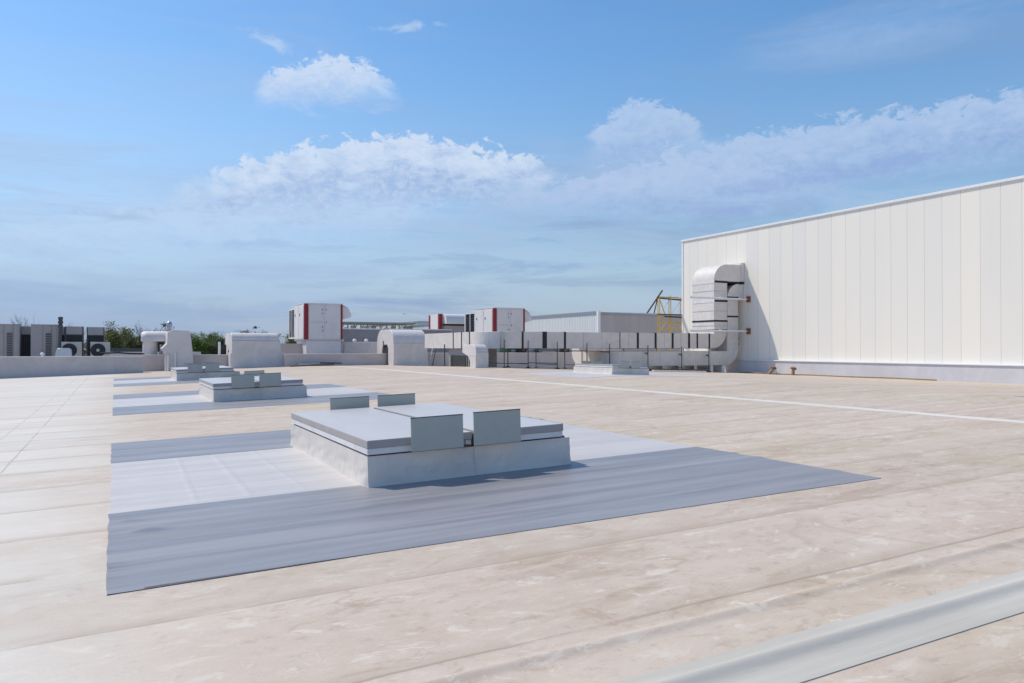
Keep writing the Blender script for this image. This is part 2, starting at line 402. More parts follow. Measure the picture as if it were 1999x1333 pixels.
# ------------------------------------------------------------------ SKYLIGHTS
def make_skylight(label):
    t = thing('skylight', label, 'skylight', (2.6, 8.7, gz(2.6)), (0, -SL, 0), 'double flap roof skylights')
    # membrane covered curb, slightly battered, subdivided for soft wrinkles
    W, L, H = 2.72, 4.40, .36
    c = MB(); N = 14
    per = []
    nx, ny = 44, 64
    for i in range(nx): per.append((i/nx, 0, 0, -1))
    for i in range(ny): per.append((1, i/ny, 1, 0))
    for i in range(nx): per.append((1-i/nx, 1, 0, 1))
    for i in range(ny): per.append((0, 1-i/ny, -1, 0))
    rings = []
    for k in range(N+1):
        z = -.03+(H+.03)*k/N
        t0 = k/N
        out = .028*(1-t0)**6
        ring = []
        for u, v, ax, ay in per:
            w = (.012*mn.noise(Vector((u*8+t0*2.5, v*13+t0*2.5, t0*1.8+ax)))+.006*mn.noise(Vector((u*17-t0*3, v*27-t0*3, t0*2+ay))))*math.sin(PI*min(1, t0*1.1+.05))
            e = .002*t0
            x = e+u*(W-2*e); y = e+v*(L-2*e)
            if ax == 0 and ay == 0: pass
            x += ax*(out+w); y += ay*(out+w)
            # welded joint in the middle of the long front
            if ay and abs(u-.5) < .035: y += ay*.006
            # folded pleat at the near left corner
            if ax == -1 and v < .09: x -= .02*(1-v/.09)*(1-t0)
            ring.append((x, y, z))
        rings.append(ring)
    m = len(per); vs = [p for r in rings for p in r]
    fs = [(k*m+i, k*m+(i+1) % m, (k+1)*m+(i+1) % m, (k+1)*m+i) for k in range(N) for i in range(m)]
    fs.append(tuple(N*m+i for i in range(m)))
    c.add(vs, fs); cu = c.build('curb', CURBWRAP, t, smooth=40)
    MB().box(1.345, 1.375, -.020, .02, .0, .35).build('weld_seam', CURBWRAP, cu, .004)
    MB().box(.03, 2.66, .03, 4.22, H+.001, H+.02).build('gasket', RUBBER, t)
    for x0, x1 in ((-.012, 1.30), (1.38, 2.60)):
        lf = MB().box(x0+.004, x1-.004, -.035, 4.235, H+.022, H+.095).build('lid_frame', LIDFRAME, t, .006)
        b = MB().box(x0, x1, -.05, 4.25, H+.097, H+.185).build('lid', LIDSIDE, t, .006)
        MB().box(x0+.004, x1-.004, -.046, 4.246, H+.1855, H+.190).build('lid_sheet', LIDTOP, b, .003)
    # wind deflector plates
    for x0, x1, y, z0, z1, s in ((.49, 1.15, -.13, .385, .775, -1), (1.29, 1.93, -.13, .385, .785, -1), (.67, 1.35, 4.40, .36, .725, 1), (1.50, 2.19, 4.40, .36, .725, 1)):
        f = MB().box(x0, x1, y-.008, y+.008, z0, z1).build('deflector', FLAP, t, .003)
        MB().box(x0-.002, x1+.002, y-.011, y+.011, z1, z1+.010).build('top_edge', FLAPEDGE, f)
        yi = -.05 if s < 0 else 4.25
        for bx in (x0+.04, x1-.06): MB().box(bx, bx+.02, min(y+.009*-s, yi), max(y+.009*-s, yi), z0+.05, z0+.09).build('bracket', STEEL, f)
    MB().box(1.31, 1.365, -.03, .06, H+.03, H+.16).build('latch', DSTEEL, t)
    MB().box(1.17, 1.27, -.09, -.055, .372, .40).build('hinge', BROWNST, t, .004)
    MB().box(1.20, 1.24, -.085, -.052, .405, .46).build('hinge_pin', STEEL, t, .004)
    return t
sky = make_skylight('nearest and largest grey double flap skylight on a wrapped curb')
dup(sky, (2.6, 24.36, gz(2.6)), 'middle of the three skylights in the left row, behind the nearest one')
dup(sky, (2.65, 40.5, gz(2.65, 40.5)), 'farthest skylight of the left row, in front of the tapered wrapped duct')
dup(sky, (18.56, 27.0, gz(18.56)+.02), 'small far skylight right of the row, in front of the lower metal duct', rot=(0, SL, 0), scale=.70)

# ------------------------------------------------------------------ BIG WHITE BUILDING
wb = thing('warehouse', 'tall white panelled warehouse wall rising at the right edge of the roof', 'building', (38.4, 20, 0))
def at(o, x, y, z=0):  # build in world coordinates under an empty
    return o
def W(mb, root):
    l = root.location; mb.v = [(a-l[0], b-l[1], c-l[2]) for a, b, c in mb.v]; return mb
W(MB().box(38.4, 75, -20, 46.5, -1.55, 9.72), wb).build('wall', WALLP, wb)
W(MB().box(38.32, 75.1, -20.1, 46.6, 9.722, 9.86), wb).build('roof_edge', TRIM, wb, .01)
W(MB().box(38.36, 38.50, 46.36, 46.55, .86, 9.72), wb).build('corner_trim', TRIM, wb, .01)
W(MB().box(38.20, 38.399, -20, 46.5, -1.5, .80), wb).build('plinth', PLINTH, wb, .02)
W(MB().box(38.14, 38.398, -20, 46.52, .802, .875), wb).build('ledge', TRIM, wb, .01)

# ------------------------------------------------------------------ DUCTS ON THE WALL
def strap_x(b, x, w, y0, y1, z0, z1, e=.015):
    return b.box(x-w/2, x+w/2, y0-e, y1+e, z0-e, z1+e)
du = thing('metal_duct', 'upper silver rectangular duct on stands rising and bending into the white wall', 'air duct', (36, 41, 0))
Y0, Y1 = 40.0, 42.2
poly = [(24, 1.64), (35.5, 1.64)] + arc(35.6, 2.9, 1.26, -88, 0, 8) + [(36.88, 6.05)] + [(37.1, 6.13), (38.395, 6.22), (38.395, 7.46), (37.9, 7.33)] + \
       arc(36.85, 6.2, 1.12, 88, 180, 9) + [(35.73, 2.62), (24, 2.62)]
W(MB().prism(poly, 'Y', Y0, Y1), du).build('duct_run', DUCT, du, .015)
polyb = [(23.998, 40.0)] + [(23.998, 42.2), (21.6, 42.2)] + arc(21.6, 42.7, .5, -90, -180, 4) + [(21.1, 50), (18.9, 50)] + arc(20.9, 42.0, 2.0, 180, 270, 10)
W(MB().prism(polyb, 'Z', 1.64, 2.62), du).build('duct_elbow', DUCT, du, .015)
for x, w in ((21.2, .12), (22.68, .30), (24.08, .14), (28.08, .05), (29.45, .16), (30.85, .16), (32.22, .16), (33.58, .16), (34.27, .12), (35.3, .12)):
    W(strap_x(MB(), x, w, Y0, Y1, 1.64, 2.62), du).build('band', BAND, du)
for x in (19.9, 25.4, 26.75, 28.75, 31.55, 32.9): W(strap_x(MB(), x, .035, Y0, Y1, 1.64, 2.62, .008), du).build('joint_flange', STEEL, du)
for z in (5.5, 4.15, 3.15): W(MB().box(35.722, 36.888, Y0-.008, Y1+.008, z-.016, z+.016), du).build('joint_flange', STEEL, du)
for y in (42.45, 43.65, 44.95): W(MB().box(18.885, 21.12, y-.06, y+.06, 1.625, 2.635), du).build('band', BAND, du)
for z, w in ((6.12, .14), (4.83, .13), (3.48, .12), (2.86, .10)):
    if z > 4.5:
        W(MB().box(35.75, 36.895, Y0-.018, Y0-.001, z-w/2, z+w/2), du).build('band', BAND, du)
        W(MB().box(35.712, 35.748, Y0-.018, Y1+.015, z-w/2-.04, z+w/2+.02), du).build('pale_band', LIDFRAME, du)
    else: W(MB().box(35.715, 36.895, Y0-.015, Y1+.015, z-w/2, z+w/2), du).build('band', BAND, du)
W(MB().box(36.9, 38.39, Y0-.015, Y1+.015, 6.07, 6.17), du).build('band', BAND, du)
W(MB().box(38.1, 38.396, Y0-.06, Y1+.06, 6.20, 7.50), du).build('wall_collar', DUCT, du, .01)

dl = thing('metal_duct', 'lower silver rectangular duct running below the upper one and curving up the wall', 'air duct', (37, 41, 0))
ya, yb = 40.05, 42.15
pl = [(28.3, .50), (36.7, .50)] + arc(36.75, 1.65, 1.15, -88, 0, 8) + [(37.9, 4.9), (38.39, 4.95), (38.39, 6.02), (38.0, 6.0)] + arc(38.0, 5.0, 1.06, 92, 178, 7) + [(36.93, 3.2), (36.93, 1.45), (28.3, 1.45)]
W(MB().prism(pl, 'Y', ya, yb), dl).build('duct_run', DUCT, dl, .015)
pb = [(28.298, ya), (28.298, yb), (29.1, yb), (29.1, 42.5), (27.0, 42.5), (27.0, 41.36)] + arc(28.3, 41.35, 1.3, 180, 270, 9)[1:-1]
pb = [(28.298, ya), (28.298, 42.148), (28.298, 42.5), (27.0, 42.5)] + arc(28.3, 41.35, 1.3, 180, 269, 9)
W(MB().prism(pb, 'Z', .505, 1.445), dl).build('duct_elbow', DUCT, dl, .03)
pz = [(42.502, .505)] + arc(43.0, 1.5, .995, -90, 0, 8) + [(43.995, 2.2), (43.1, 2.2), (43.1, 1.445), (42.502, 1.445)]
W(MB().prism(pz, 'X', 27.0, 29.1), dl).build('rear_bend', DUCT, dl, .02)
for y in (42.1, 42.7): W(MB().box(26.985, 28.2, y-.04, y+.04, .49, 1.46), dl).build('band', DSTEEL, dl)
for x in (31.3, 33.2): W(strap_x(MB(), x, .06, ya, yb, .50, 1.45, .012), dl).build('joint_flange', DUCT, dl)
for z in (5.10, 3.80): W(MB().box(36.91, 37.915, ya-.012, yb+.012, z-.055, z+.055), dl).build('band', BAND, dl)
for z in (2.3, 1.9): W(MB().box(37.9, 38.02, ya-.02, ya+.2, z-.06, z+.06), dl).build('bracket', STEEL, dl)
for x in (31.6, 32.9, 34.2, 35.6, 36.6):
    W(MB().box(x-.12, x+.12, ya+.05, yb-.1, gz(x,40)-.02, .499), dl).build('foot', STEEL if x < 35 else WHITEP, dl)
# horizontal tie pipes
for z, n in ((4.97, 'upper'), (2.80, 'lower')):
    r = thing('support_pipe', '%s white horizontal pipe tying the vertical ducts to the wall with a rusty bracket' % n, 'support pipe', (38.3, 39.55, z), group='tie pipes across the vertical ducts')
    MB().tube((-5.0, 0, 0), (.05, 0, 0), .062, n=12).build('pipe', WHITEP, r, smooth=True)
    for cx in (-2.55, -5.05): MB().tube((cx, 0, 0), (cx+.18, 0, 0), .085, n=12).build('coupling', WHITEP, r, smooth=40)
    MB().box(.0, .097, -.16, .16, -.20, .20).build('wall_plate', RUST, r)
    MB().box(-.12, -.001, -.07, .07, -.09, .09).build('pipe_socket', RUST, r)

# duct stands
st0 = None
where = ['left end of the upper duct by the rounded cowl', 'second from the left under the upper duct', 'third from the left, below the thick black band',
 'fourth from the left, left of the small far skylight', 'fifth from the left, behind the small far skylight', 'sixth from the left, right of the small far skylight', 'second from the wall under both ducts', 'closest to the white wall under both ducts']
for k, x in enumerate((19.9, 21.46, 23.43, 25.52, 27.17, 30.09, 32.81, 35.09)):
    z = gz(x, 40)
    lab = 'dark steel duct stand, ' + where[k]
    if st0 is None:
        st0 = thing('duct_stand', lab, 'duct stand', (x, 39.8, z), group='steel stands carrying the ducts')
        for y in (0, 2.62):
            p = MB().tube((0, y, .03), (0, y, 1.62), .028, n=8).build('post', DSTEEL, st0)
            MB().lathe([(.0, .0), (.17, .0), (.16, .025), (.04, .09), (.028, .10)], (0, y, 0), 10).build('foot', RUBBER, p)
            MB().tube((0, y, 1.0), (0, y+(.35 if y == 0 else -.35), 1.17), .016, n=6).build('brace', DSTEEL, p)
        MB().box(-.03, .03, .04, 2.58, 1.10, 1.16).build('cross_rail', DSTEEL, st0)
        MB().box(-.02, .02, .03, 2.59, .24, .28).build('low_rail', DSTEEL, st0)
    else:
        dup(st0, (x, 39.8, z), lab)
up = thing('wall', 'low grey upstand behind the duct stands under the right red-striped unit', 'wall', (26, 57.6, 0))
W(MB().box(24.5, 40.5, 57.5, 58.0, -1, 1.72), up).build('upstand', PARWRAP, up, .02)
for x, w_, mm, lab in ((28.75, .9, 'GREENM', 'small dark green pump casing above the parapet, left one'), (30.2, .8, 'DARK', 'small black pump casing above the parapet, second from left'),
                       (31.8, .45, 'DARK', 'tiny black junction box on the parapet below the upper duct'), (34.4, .8, 'DARK', 'small black casing on the parapet before the lower duct')):
    e = thing('pump_unit', lab, 'pump', (x, 57.05, 1.25), group='small plant between the parapet and the upstand')
    MB().box(-w_/2, w_/2, 0, .35, .02, .34).build('casing', GREENM if mm == 'GREENM' else DARK, e, .02)
    MB().tube((-w_*.3, .15, -.9), (-w_*.3, .15, .02), .03).build('post', DSTEEL, e)
    MB().tube((w_*.1, -.06, .2), (w_*.1, -.001, .2), .11, n=12).build('valve', RUST if w_ > .5 else STEEL, e, smooth=45)
# longitudinal low rails
for x0, x1, n in ((19.0, 21.4, 'left'), (21.5, 23.4, 'right')):
    tag(MB().tube((x0, 39.82, .80), (x1, 39.82, .76), .022, n=6).build('rail', DSTEEL), 'thin dark rail joining the stand posts under the upper duct, %s one' % n, 'rail', 'rails between the duct stands')

# plenum under the elbow
pn = thing('duct_plenum', 'dark shaded grey casing under the bend of the upper duct with steel posts', 'duct casing', (20, 44, .3))
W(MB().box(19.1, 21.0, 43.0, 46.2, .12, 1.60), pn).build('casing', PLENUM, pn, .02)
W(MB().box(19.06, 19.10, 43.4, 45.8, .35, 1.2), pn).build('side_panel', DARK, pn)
for x, y in ((18.7, 42.3), (18.7, 45.9)):
    W(MB().tube((x, y, .35), (x, y, 1.9), .04, n=8).lathe([(0, 0), (.15, 0), (.04, .08)], (x, y, .34), 10), pn).build('post', DSTEEL, pn)

# ------------------------------------------------------------------ GOOSENECK COWLS
def cowl(name, label, x0, x1, y0, y1, ztop, zin, leg, r, taper=0, zb=0., bands=(), hang=None):
    t = thing(name, label, 'duct cowl', (x0, y0, zb))
    P = [(y0, zb), (y0, ztop-r)] + arc(y0+r, ztop-r, r, 180, 92, 8) + arc(y1-r, ztop-r, r, 88, 0, 8) + ([(y1, zb), (y1-leg, zb), (y1-leg, zin-.3), (y1-leg-.25, zin)] if hang is None else [(y1, hang), (y1-leg, zin)]) + [(y0+leg+.25, zin), (y0+leg, zin-.3), (y0+leg, zb)]
    n = len(P); vs = []
    for p in P: vs.append((x0, p[0], p[1]))
    for p in P: vs.append((x1-taper*max(0, (p[1]-(zb+.9))/(ztop-zb-.9)), p[0], p[1]))
    fs = [(i, (i+1) % n, n+(i+1) % n, n+i) for i in range(n)]
    # end faces as strips so the concave outline stays clean
    fs += [tuple(range(n-1, -1, -1)), tuple(range(n, 2*n))]
    W(MB().add(vs, fs), t).build('shell', WRAP, t, .03)
    for z in bands:
        xt = x1-taper*max(0, (z-(zb+.9))/(ztop-zb-.9))
        W(MB().box(x0-.012, xt+.014, y0-.012, y0+leg+.012, z-.018, z+.018), t).build('seam', WRAP, t)
    return t
c1 = cowl('duct_cowl', 'wide grey wrapped cowl at the far parapet, left of the pedestal unit', 7.25, 10.75, 57.0, 60.6, 2.73, 1.5, 1.3, .55, .35, 0.05, (1.40,))
W(MB().box(7.16, 10.80, 57.02, 58.3, .06, 1.32), c1).build('lower_casing', WRAP, c1, .03)
W(MB().box(6.6, 6.75, 59.0, 59.2, .1, 2.1), c1).build('side_post', WHITEP, c1)
W(MB().box(6.77, 7.15, 59.1, 59.2, .1, 1.9), c1).build('side_mesh', DARK, c1)
c2 = cowl('duct_cowl', 'tall grey wrapped cowl arching over the parapet in the middle of the far edge', 18.2, 20.95, 54.6, 58.6, 3.02, 1.9, 1.25, 1.0, .22, .15, (1.25, 1.78))
W(MB().box(18.3, 18.34, 55.95, 57.2, 1.2, 1.85), c2).build('mesh_screen', DARK, c2)
for yy, zz in ((56.9, 2.2), (55.95, 1.6)): W(MB().tube((18.15, yy, .2), (18.15, yy, zz), .035), c2).build('support_post', DSTEEL, c2)
c3 = cowl('duct_cowl', 'small narrow pale cowl with rounded top in front of the upper duct', 17.92, 18.72, 39.4, 41.3, 1.86, 1.2, .80, .42, .08, .5, (1.24,), hang=1.4)

# tapered wrapped duct by the left row of skylights
tb = thing('wrapped_duct', 'tapered white wrapped duct with a side arm and metal chimney behind the farthest left skylight', 'air duct', (3.7, 57.4, 0))
body = [(3.02, .05), (4.80, .05), (4.72, 1.4), (4.58, 2.70), (4.42, 2.86), (3.5, 2.90), (3.15, 2.75), (3.12, 1.95), (2.78, 1.62), (3.02, 1.25)]
W(MB().prism(body, 'Y', 57.0, 60.1), tb).build('body', WRAP, tb, .05, seg=3)
n = 14; vs = []; fs = []
arm = MB()
sec = [(59.0, 2.12)] + arc(59.6, 2.24, .60, 180, 0, 8) + [(60.2, 2.12)]
xs_ = [1.62, 1.73, 1.92, 3.3]
sc = [.80, .94, 1., 1.]
m = len(sec)
for x, s_ in zip(xs_, sc): vs += [(x, 59.6+(a-59.6)*s_, 2.12+(b-2.12)*s_) for a, b in sec]
for k in range(3): fs += [(k*m+i, k*m+(i+1) % m, (k+1)*m+(i+1) % m, (k+1)*m+i) for i in range(m)]
fs += [tuple(range(m)), tuple(range(3*m, 4*m))]
W(arm.add(vs, fs), tb).build('side_arm', WRAP, tb, smooth=45)
W(MB().tube((2.17, 59.6, .1), (2.17, 59.6, 2.13), .47, n=24), tb).build('column', WRAP, tb, smooth=45)
W(MB().tube((2.86, 59.4, .1), (2.86, 59.4, 1.9), .10, n=12), tb).build('small_pipe', STEEL, tb, smooth=45)
ch = W(MB().lathe([(.13, 2.6), (.13, 3.12), (.19, 3.14), (.19, 3.3), (.15, 3.42), (.0, 3.5)], (3.3, 57.9, 0), 16), tb).build('chimney', STEEL, tb, smooth=45)
W(MB().lathe([(.15, 3.10), (.15, 3.16), (.20, 3.16), (.20, 3.12)], (3.3, 57.9, 0), 16), tb).build('chimney_ring', STEEL, ch)
for xx, zz, rr in ((3.18, 1.2, .07), (3.62, 1.35, .05)): W(MB().tube((xx, 56.9, .1), (xx, 56.9, zz), rr, n=10), tb).build('front_pipe', WHITEP, tb, smooth=45)

# ------------------------------------------------------------------ PARAPETS
def parapet(label, x0, x1, y0, y1, zt, seed=0, taper=.02):
    t = thing('parapet', label, 'parapet wall', (x0, y0, 0))
    b = MB(); nx = max(2, int((x1-x0)/.25)); nz = 8; vs = []
    for k in range(nz+1):
        for i in range(nx+1):
            x = (x1-x0)*i/nx; z = -.6+(zt+.6)*k/nz
            q = k/nz
            y = -.05*(1-q) + (.040*mn.noise(Vector((x*1.1+z*1.4+seed, z*1.2-x*.3, seed)))+.018*mn.noise(Vector((x*3.1-z*2.4, z*2.5, seed))))*math.sin(PI*min(1, q*1.0+.02))
            vs.append((x, y, z))
    fs = [(k*(nx+1)+i, k*(nx+1)+i+1, (k+1)*(nx+1)+i+1, (k+1)*(nx+1)+i) for k in range(nz) for i in range(nx)]
    b.add(vs, fs); b.box(0, x1-x0, .031, y1-y0, -.6, zt-.004)
    b.build('face', PARWRAP, t, smooth=60)
    cp = MB(); vs = []
    cp.box(-.0, x1-x0, -.05, y1-y0+.04, zt, zt+.035)
    cp.build('coping', LIDFRAME, t, .012)
    return t
parapet('long low grey wrapped parapet at the left edge below the condenser units', -30, 1.64, 56.0, 56.7, 1.10, 1)
parapet('recessed wrapped parapet between the long left parapet and the wide cowl', 1.64, 7.3, 58.3, 58.7, 1.16, 2)
parapet('far wrapped parapet between the two big cowls', 10.7, 18.3, 56.2, 56.7, 1.20, 3)
parapet('far wrapped parapet from the tall cowl past the duct stands to the warehouse', 20.9, 40.5, 56.3, 56.8, 1.24, 4)
gw = thing('plant_room', 'grey flat-topped plant room wall behind the parapet between the red-striped unit and tall cowl', 'building', (17, 66, 0))
W(MB().box(16.2, 27.5, 66, 74, -1.5, 3.26), gw).build('wall', M('dull_grey_wall', (.30,.30,.32), .8, 0, .06, 1, .1), gw)
W(MB().box(16.1, 27.6, 65.9, 74.1, 3.262, 3.36), gw).build('coping', WHITEP, gw, .01)
wb2 = thing('wrapped_casing', 'low grey wrapped casing with rounded vents in front of the plant room wall', 'duct casing', (17, 63, 0))
W(MB().prism([(16.4, .1), (20.6, .1), (20.4, 2.15), (16.7, 2.15)], 'Y', 62.5, 64.5), wb2).build('casing', WRAP, wb2, .05)
for k, x in enumerate((16.6, 17.65, 18.65)):
    v = thing('dome_vent', 'small white dome vent, %s of three on the low casing' % ('leftmost', 'middle', 'rightmost')[k], 'roof vent', (x+.05, 63.2, 2.15), group='white dome vents on the casing')
    MB().lathe([(.0, 0), (.10, .0), (.10, .06), (.17, .08), (.16, .17), (.10, .24), (0, .27)], n=16).build('dome', WHITEP, v, smooth=True)
W(MB().box(10.7, 16.3, 61.5, 62.0, -.2, 2.0), thing('low_wall', 'grey wrapped upstand below the left red-striped unit', 'wall', (11, 61.5, 0))).build('upstand', PARWRAP, [o for o in C.objects if o.name == 'low_wall'][0])

# ------------------------------------------------------------------ AIR HANDLING UNITS
def make_ahu(label):
    t = thing('air_handling_unit', label, 'air handling unit', (12.9, 60, 2.25), group='white rooftop air handling units with red corner strips')
    Wd, D, H = 2.93, 3.7, 2.82
    MB().box(.0, Wd, 0, D, .05, H).build('casing', AHUW, t, .015)
    MB().box(-.03, Wd+.03, -.03, D+.03, H, H+.05).build('roof_cap', AHUW, t, .01)
    MB().box(.0, Wd, .0, D, -.06, .048).build('base_frame', STEEL, t)
    MB().box(-.02, .30, -.025, .16, .06, H-.02).build('corner_strip', RED, t, .01)
    MB().box(Wd-.13, Wd+.02, -.025, .16, .06, H-.02).build('corner_strip', RED, t, .01)
    for x0, x1, z0, z1 in ((.34, 1.46, 1.45, 2.72), (.34, 1.46, .12, 1.38), (1.56, 2.76, .12, 2.72)):
        d = MB().box(x0, x1, -.035, -.001, z0, z1).build('door', AHUW, t, .012)
        hx = x1-.10 if x0 < 1 else x0+.10
        for hz in ((z0+z1)/2-.02, z1-.35):
            MB().box(hx-.02, hx+.02, -.065, -.036, hz-.06, hz+.06).build('handle', DSTEEL, d)
    for y0, y1 in ((.25, 1.85), (1.95, 3.55)):
        d = MB().box(-.03, -.001, y0, y1, .12, 2.70).build('side_panel', AHUW, t, .012)
        MB().box(-.06, -.031, y1-.35, y1-.25, 1.9, 2.1).build('handle', DSTEEL, d)
    # intake section on the left behind
    fr = MB().box(-.02, Wd, D+.001, D+.12, .15, 2.65).box(-.02, .08, D+.12, D+2.2, 2.5, 2.62).box(-.02, .08, D+.12, D+2.2, .15, .27)
    fr.box(-.02, .08, D+2.1, D+2.25, .15, 2.62).box(-.02, .06, D+1.05, D+1.12, .27, 2.5)
    fr.build('intake_frame', AHUW, t)
    MB().box(.12, Wd-.1, D+.13, D+2.2, .2, 2.55).build('intake_louvre', DARK, t)
    ns = MB()
    for k in range(9): ns.box(.05, .11, D+.14, D+2.08, .42+k*.24, .46+k*.24)
    ns.build('louvre_blade', DSTEEL, t)
    MB().add([(.0, D+.1, 2.68), (Wd, D+.1, 2.72), (Wd, D+1.3, 2.80), (.0, D+1.3, 2.76), (.0, D+.1, 2.72), (Wd, D+.1, 2.76), (Wd, D+1.3, 2.84), (.0, D+1.3, 2.80)], [(0,3,2,1),(4,5,6,7),(0,1,5,4),(1,2,6,5),(2,3,7,6),(3,0,4,7)]).build('intake_roof', AHUW, t)
    # rounded rain hood on the right
    P = [(Wd+.002, 1.62)] + [(Wd+.74, 1.84)] + [(Wd+.74-.74*(1-math.cos(math.radians(a))), 1.84+.92*math.sin(math.radians(a))) for a in (20, 35, 50, 65, 80, 90)] + [(Wd+.002, 2.78)]
    MB().prism(P, 'Y', .10, D-.1).build('rain_hood', AHUW, t, .01)
    pd = MB().box(.15, Wd-.12, .02, D-.1, -2.2, -.062).build('pedestal', AHUW, t, .01)
    return t
a1 = make_ahu('white unit with dark red corner strips on a tall pedestal, left of the plant room')
dup(a1, (28.0, 58, 2.16), 'white air handling unit with red corner strips rising behind the bend of the upper duct')
a2 = thing('air_handling_unit', 'smaller distant white unit with barrel hood, left of the one above the duct', 'air handling unit', (32, 80, 0), group='white rooftop air handling units with red corner strips')
W(MB().box(32, 37, 80, 83.1, 2.5, 5.40), a2).build('casing', AHUW, a2, .02)
W(MB().box(31.9, 32.28, 79.9, 80.3, 2.45, 5.42), a2).build('corner_strip', RED, a2)
W(MB().box(31.93, 32.05, 82.9, 83.2, 2.5, 5.35), a2).build('corner_strip', RED, a2)
hood = [(79.99, 5.42), (79.4, 5.32)] + [(79.4-.45*math.sin(math.radians(a)), 4.35+.97*math.cos(math.radians(a))) for a in (20, 45, 70, 90)] + [(79.0, 4.3), (79.99, 4.3)]
W(MB().prism(hood, 'X', 32.4, 37), a2).build('barrel_hood', AHUW, a2, .02)
W(MB().box(32.35, 37, 79.6, 79.99, 4.12, 4.28), a2).build('hood_gap', DARK, a2)
W(MB().box(32.4, 37, 79.5, 79.99, 2.5, 4.1), a2).build('lower_panel', CONDW, a2)
W(MB().box(32.2, 36.8, 80.2, 83, -.5, 2.48), a2).build('pedestal', AHUW, a2)

# ------------------------------------------------------------------ LEFT PLANT: condensers
def make_cond(label):
    t = thing('condenser_unit', label, 'condenser unit', (-5.12, 62, .3), group='large grey condenser units behind the left parapet')
    MB().box(0, 1.6, 0, 1.2, .1, 2.94).build('casing', CONDW, t, .015)
    MB().box(-.02, 1.62, -.02, 1.22, 2.94, 2.98).build('top_cap', CONDW, t)
    for jx in (.70, 1.22): MB().box(jx, jx+.015, -.012, -.001, .1, 2.93).build('panel_joint', DSTEEL, t)
    g = MB().box(.88, 1.18, -.03, -.001, .2, 2.40).build('coil', COIL, t)
    gr = MB()
    for k in range(6): gr.box(.87+k*.062, .885+k*.062, -.05, -.031, .2, 2.40)
    for k in range(15): gr.box(.87, 1.195, -.055, -.04, .2+k*.155, .225+k*.155)
    gr.build('guard_grille', CONDW, g)
    MB().box(1.30, 1.50, -.03, -.001, .15, 2.9).build('side_coil', CONDW, t)
    MB().box(.0, 1.6, .05, 1.1, 0, .098).build('base', DSTEEL, t)
    return t
cA = make_cond('tall grey condenser with narrow grille, second tall one from the left edge')
dup(cA, (-7.37, 62, .3), 'tall grey condenser with narrow grille, cut by the left edge of the photo')
def make_cond2(label):
    t = thing('condenser_unit', label, 'condenser unit', (-3.09, 62, .3), group='dark grilled condenser units behind the left parapet')
    MB().box(0, 1.12, .05, .95, .1, 2.86).build('casing', CONDW, t, .015)
    for jx in (0, 1.05): MB().box(jx, jx+.07, -.02, .049, .1, 2.86).build('corner_post', DSTEEL, t)
    MB().box(.07, 1.05, -.01, .049, 2.32, 2.86).build('upper_panel', CONDW, t)
    c = MB().box(.08, 1.04, .0, .048, .15, 2.28).build('coil', COIL, t)
    gr = MB()
    for k in range(9): gr.box(.09+k*.115, .10+k*.115, -.02, -.001, .15, 2.28)
    for k in range(10): gr.box(.08, 1.04, -.025, -.012, .25+k*.22, .262+k*.22)
    gr.build('guard_grille', DSTEEL, c)
    MB().box(.05, 1.07, .1, .9, 0, .098).build('base', DSTEEL, t)
    return t
cB = make_cond2('dark condenser with wide grille behind the left outdoor fan unit')
dup(cB, (-1.78, 62, .27), 'dark condenser with wide grille behind the right outdoor fan unit')
dup(cB, (-6.25, 63.2, .3), 'dark condenser set back between the two tall grey condensers')
dup(cB, (-4.25, 63.4, .3), 'dark condenser set back behind the chimney pipe')
dup(cB, (-9.9, 62.4, .3), 'dark condenser beyond the left edge of the row')
def make_ac(label):
    t = thing('outdoor_unit', label, 'air conditioner', (-1.50, 60.5, .85), group='beige outdoor fan units')
    MB().box(0, 1.20, 0, .42, .1, 1.22).build('casing', ACW, t, .02)
    f = MB(); n = 28
    f.lathe([(.0, 0), (.44, 0), (.46, .02), (.46, .04), (.0, .05)], (0, 0, 0), n)
    f.v = [(.46+x, -.001-z*.6, .66+y) for x, y, z in f.v]
    fo = f.build('fan_ring', DARK, t)
    gr = MB()
    for r in (.15, .25, .35, .43):
        pts = [(.46+r*math.cos(2*PI*k/24), -.045, .66+r*math.sin(2*PI*k/24)) for k in range(25)]
        gr.path(pts, .007, 5)
    for k in range(8): gr.tube((.46, -.045, .66), (.46+.44*math.cos(PI*k/4), -.045, .66+.44*math.sin(PI*k/4)), .006, n=5)
    gr.build('fan_guard', DSTEEL, fo)
    MB().lathe([(0, 0), (.11, 0), (.10, .03), (0, .04)], (0,0,0), 14)
    hb = MB().lathe([(0, 0), (.11, 0), (.10, .03), (0, .04)], (0,0,0), 14); hb.v = [(.46+x, -.05-z, .66+y) for x, y, z in hb.v]
    hb.build('hub', ACW, fo)
    for jx in (.08, 1.06): MB().box(jx, jx+.06, .02, .40, -.5, .098).build('stand', STEEL, t)
    return t
ac = make_ac('beige outdoor unit with round fan, right one above the left parapet')
dup(ac, (-3.22, 60.5, .85), 'beige outdoor unit half hidden behind the pale roof ventilator')
rv = thing('roof_ventilator', 'pale blue metal roof ventilator with rounded hood behind the left parapet', 'ventilator', (-3.5, 59, .3))
P = [(0, .80)] + [(.02, 1.05)] + [(.18-.14*math.cos(math.radians(a)), 1.12+.22*math.sin(math.radians(a))) for a in (20, 50, 80)] + [(.80, 1.36), (.92, 1.25), (.96, .80)]
MB().prism(P, 'Y', 0, .7).build('hood', VENTM, rv, .02)
MB().box(.05, .90, .05, .65, -.3, .798).build('base', VENTM, rv)
mv = thing('roof_vent', 'tiny round white mushroom vent peeking over the left parapet', 'roof vent', (-4.15, 58, .3))
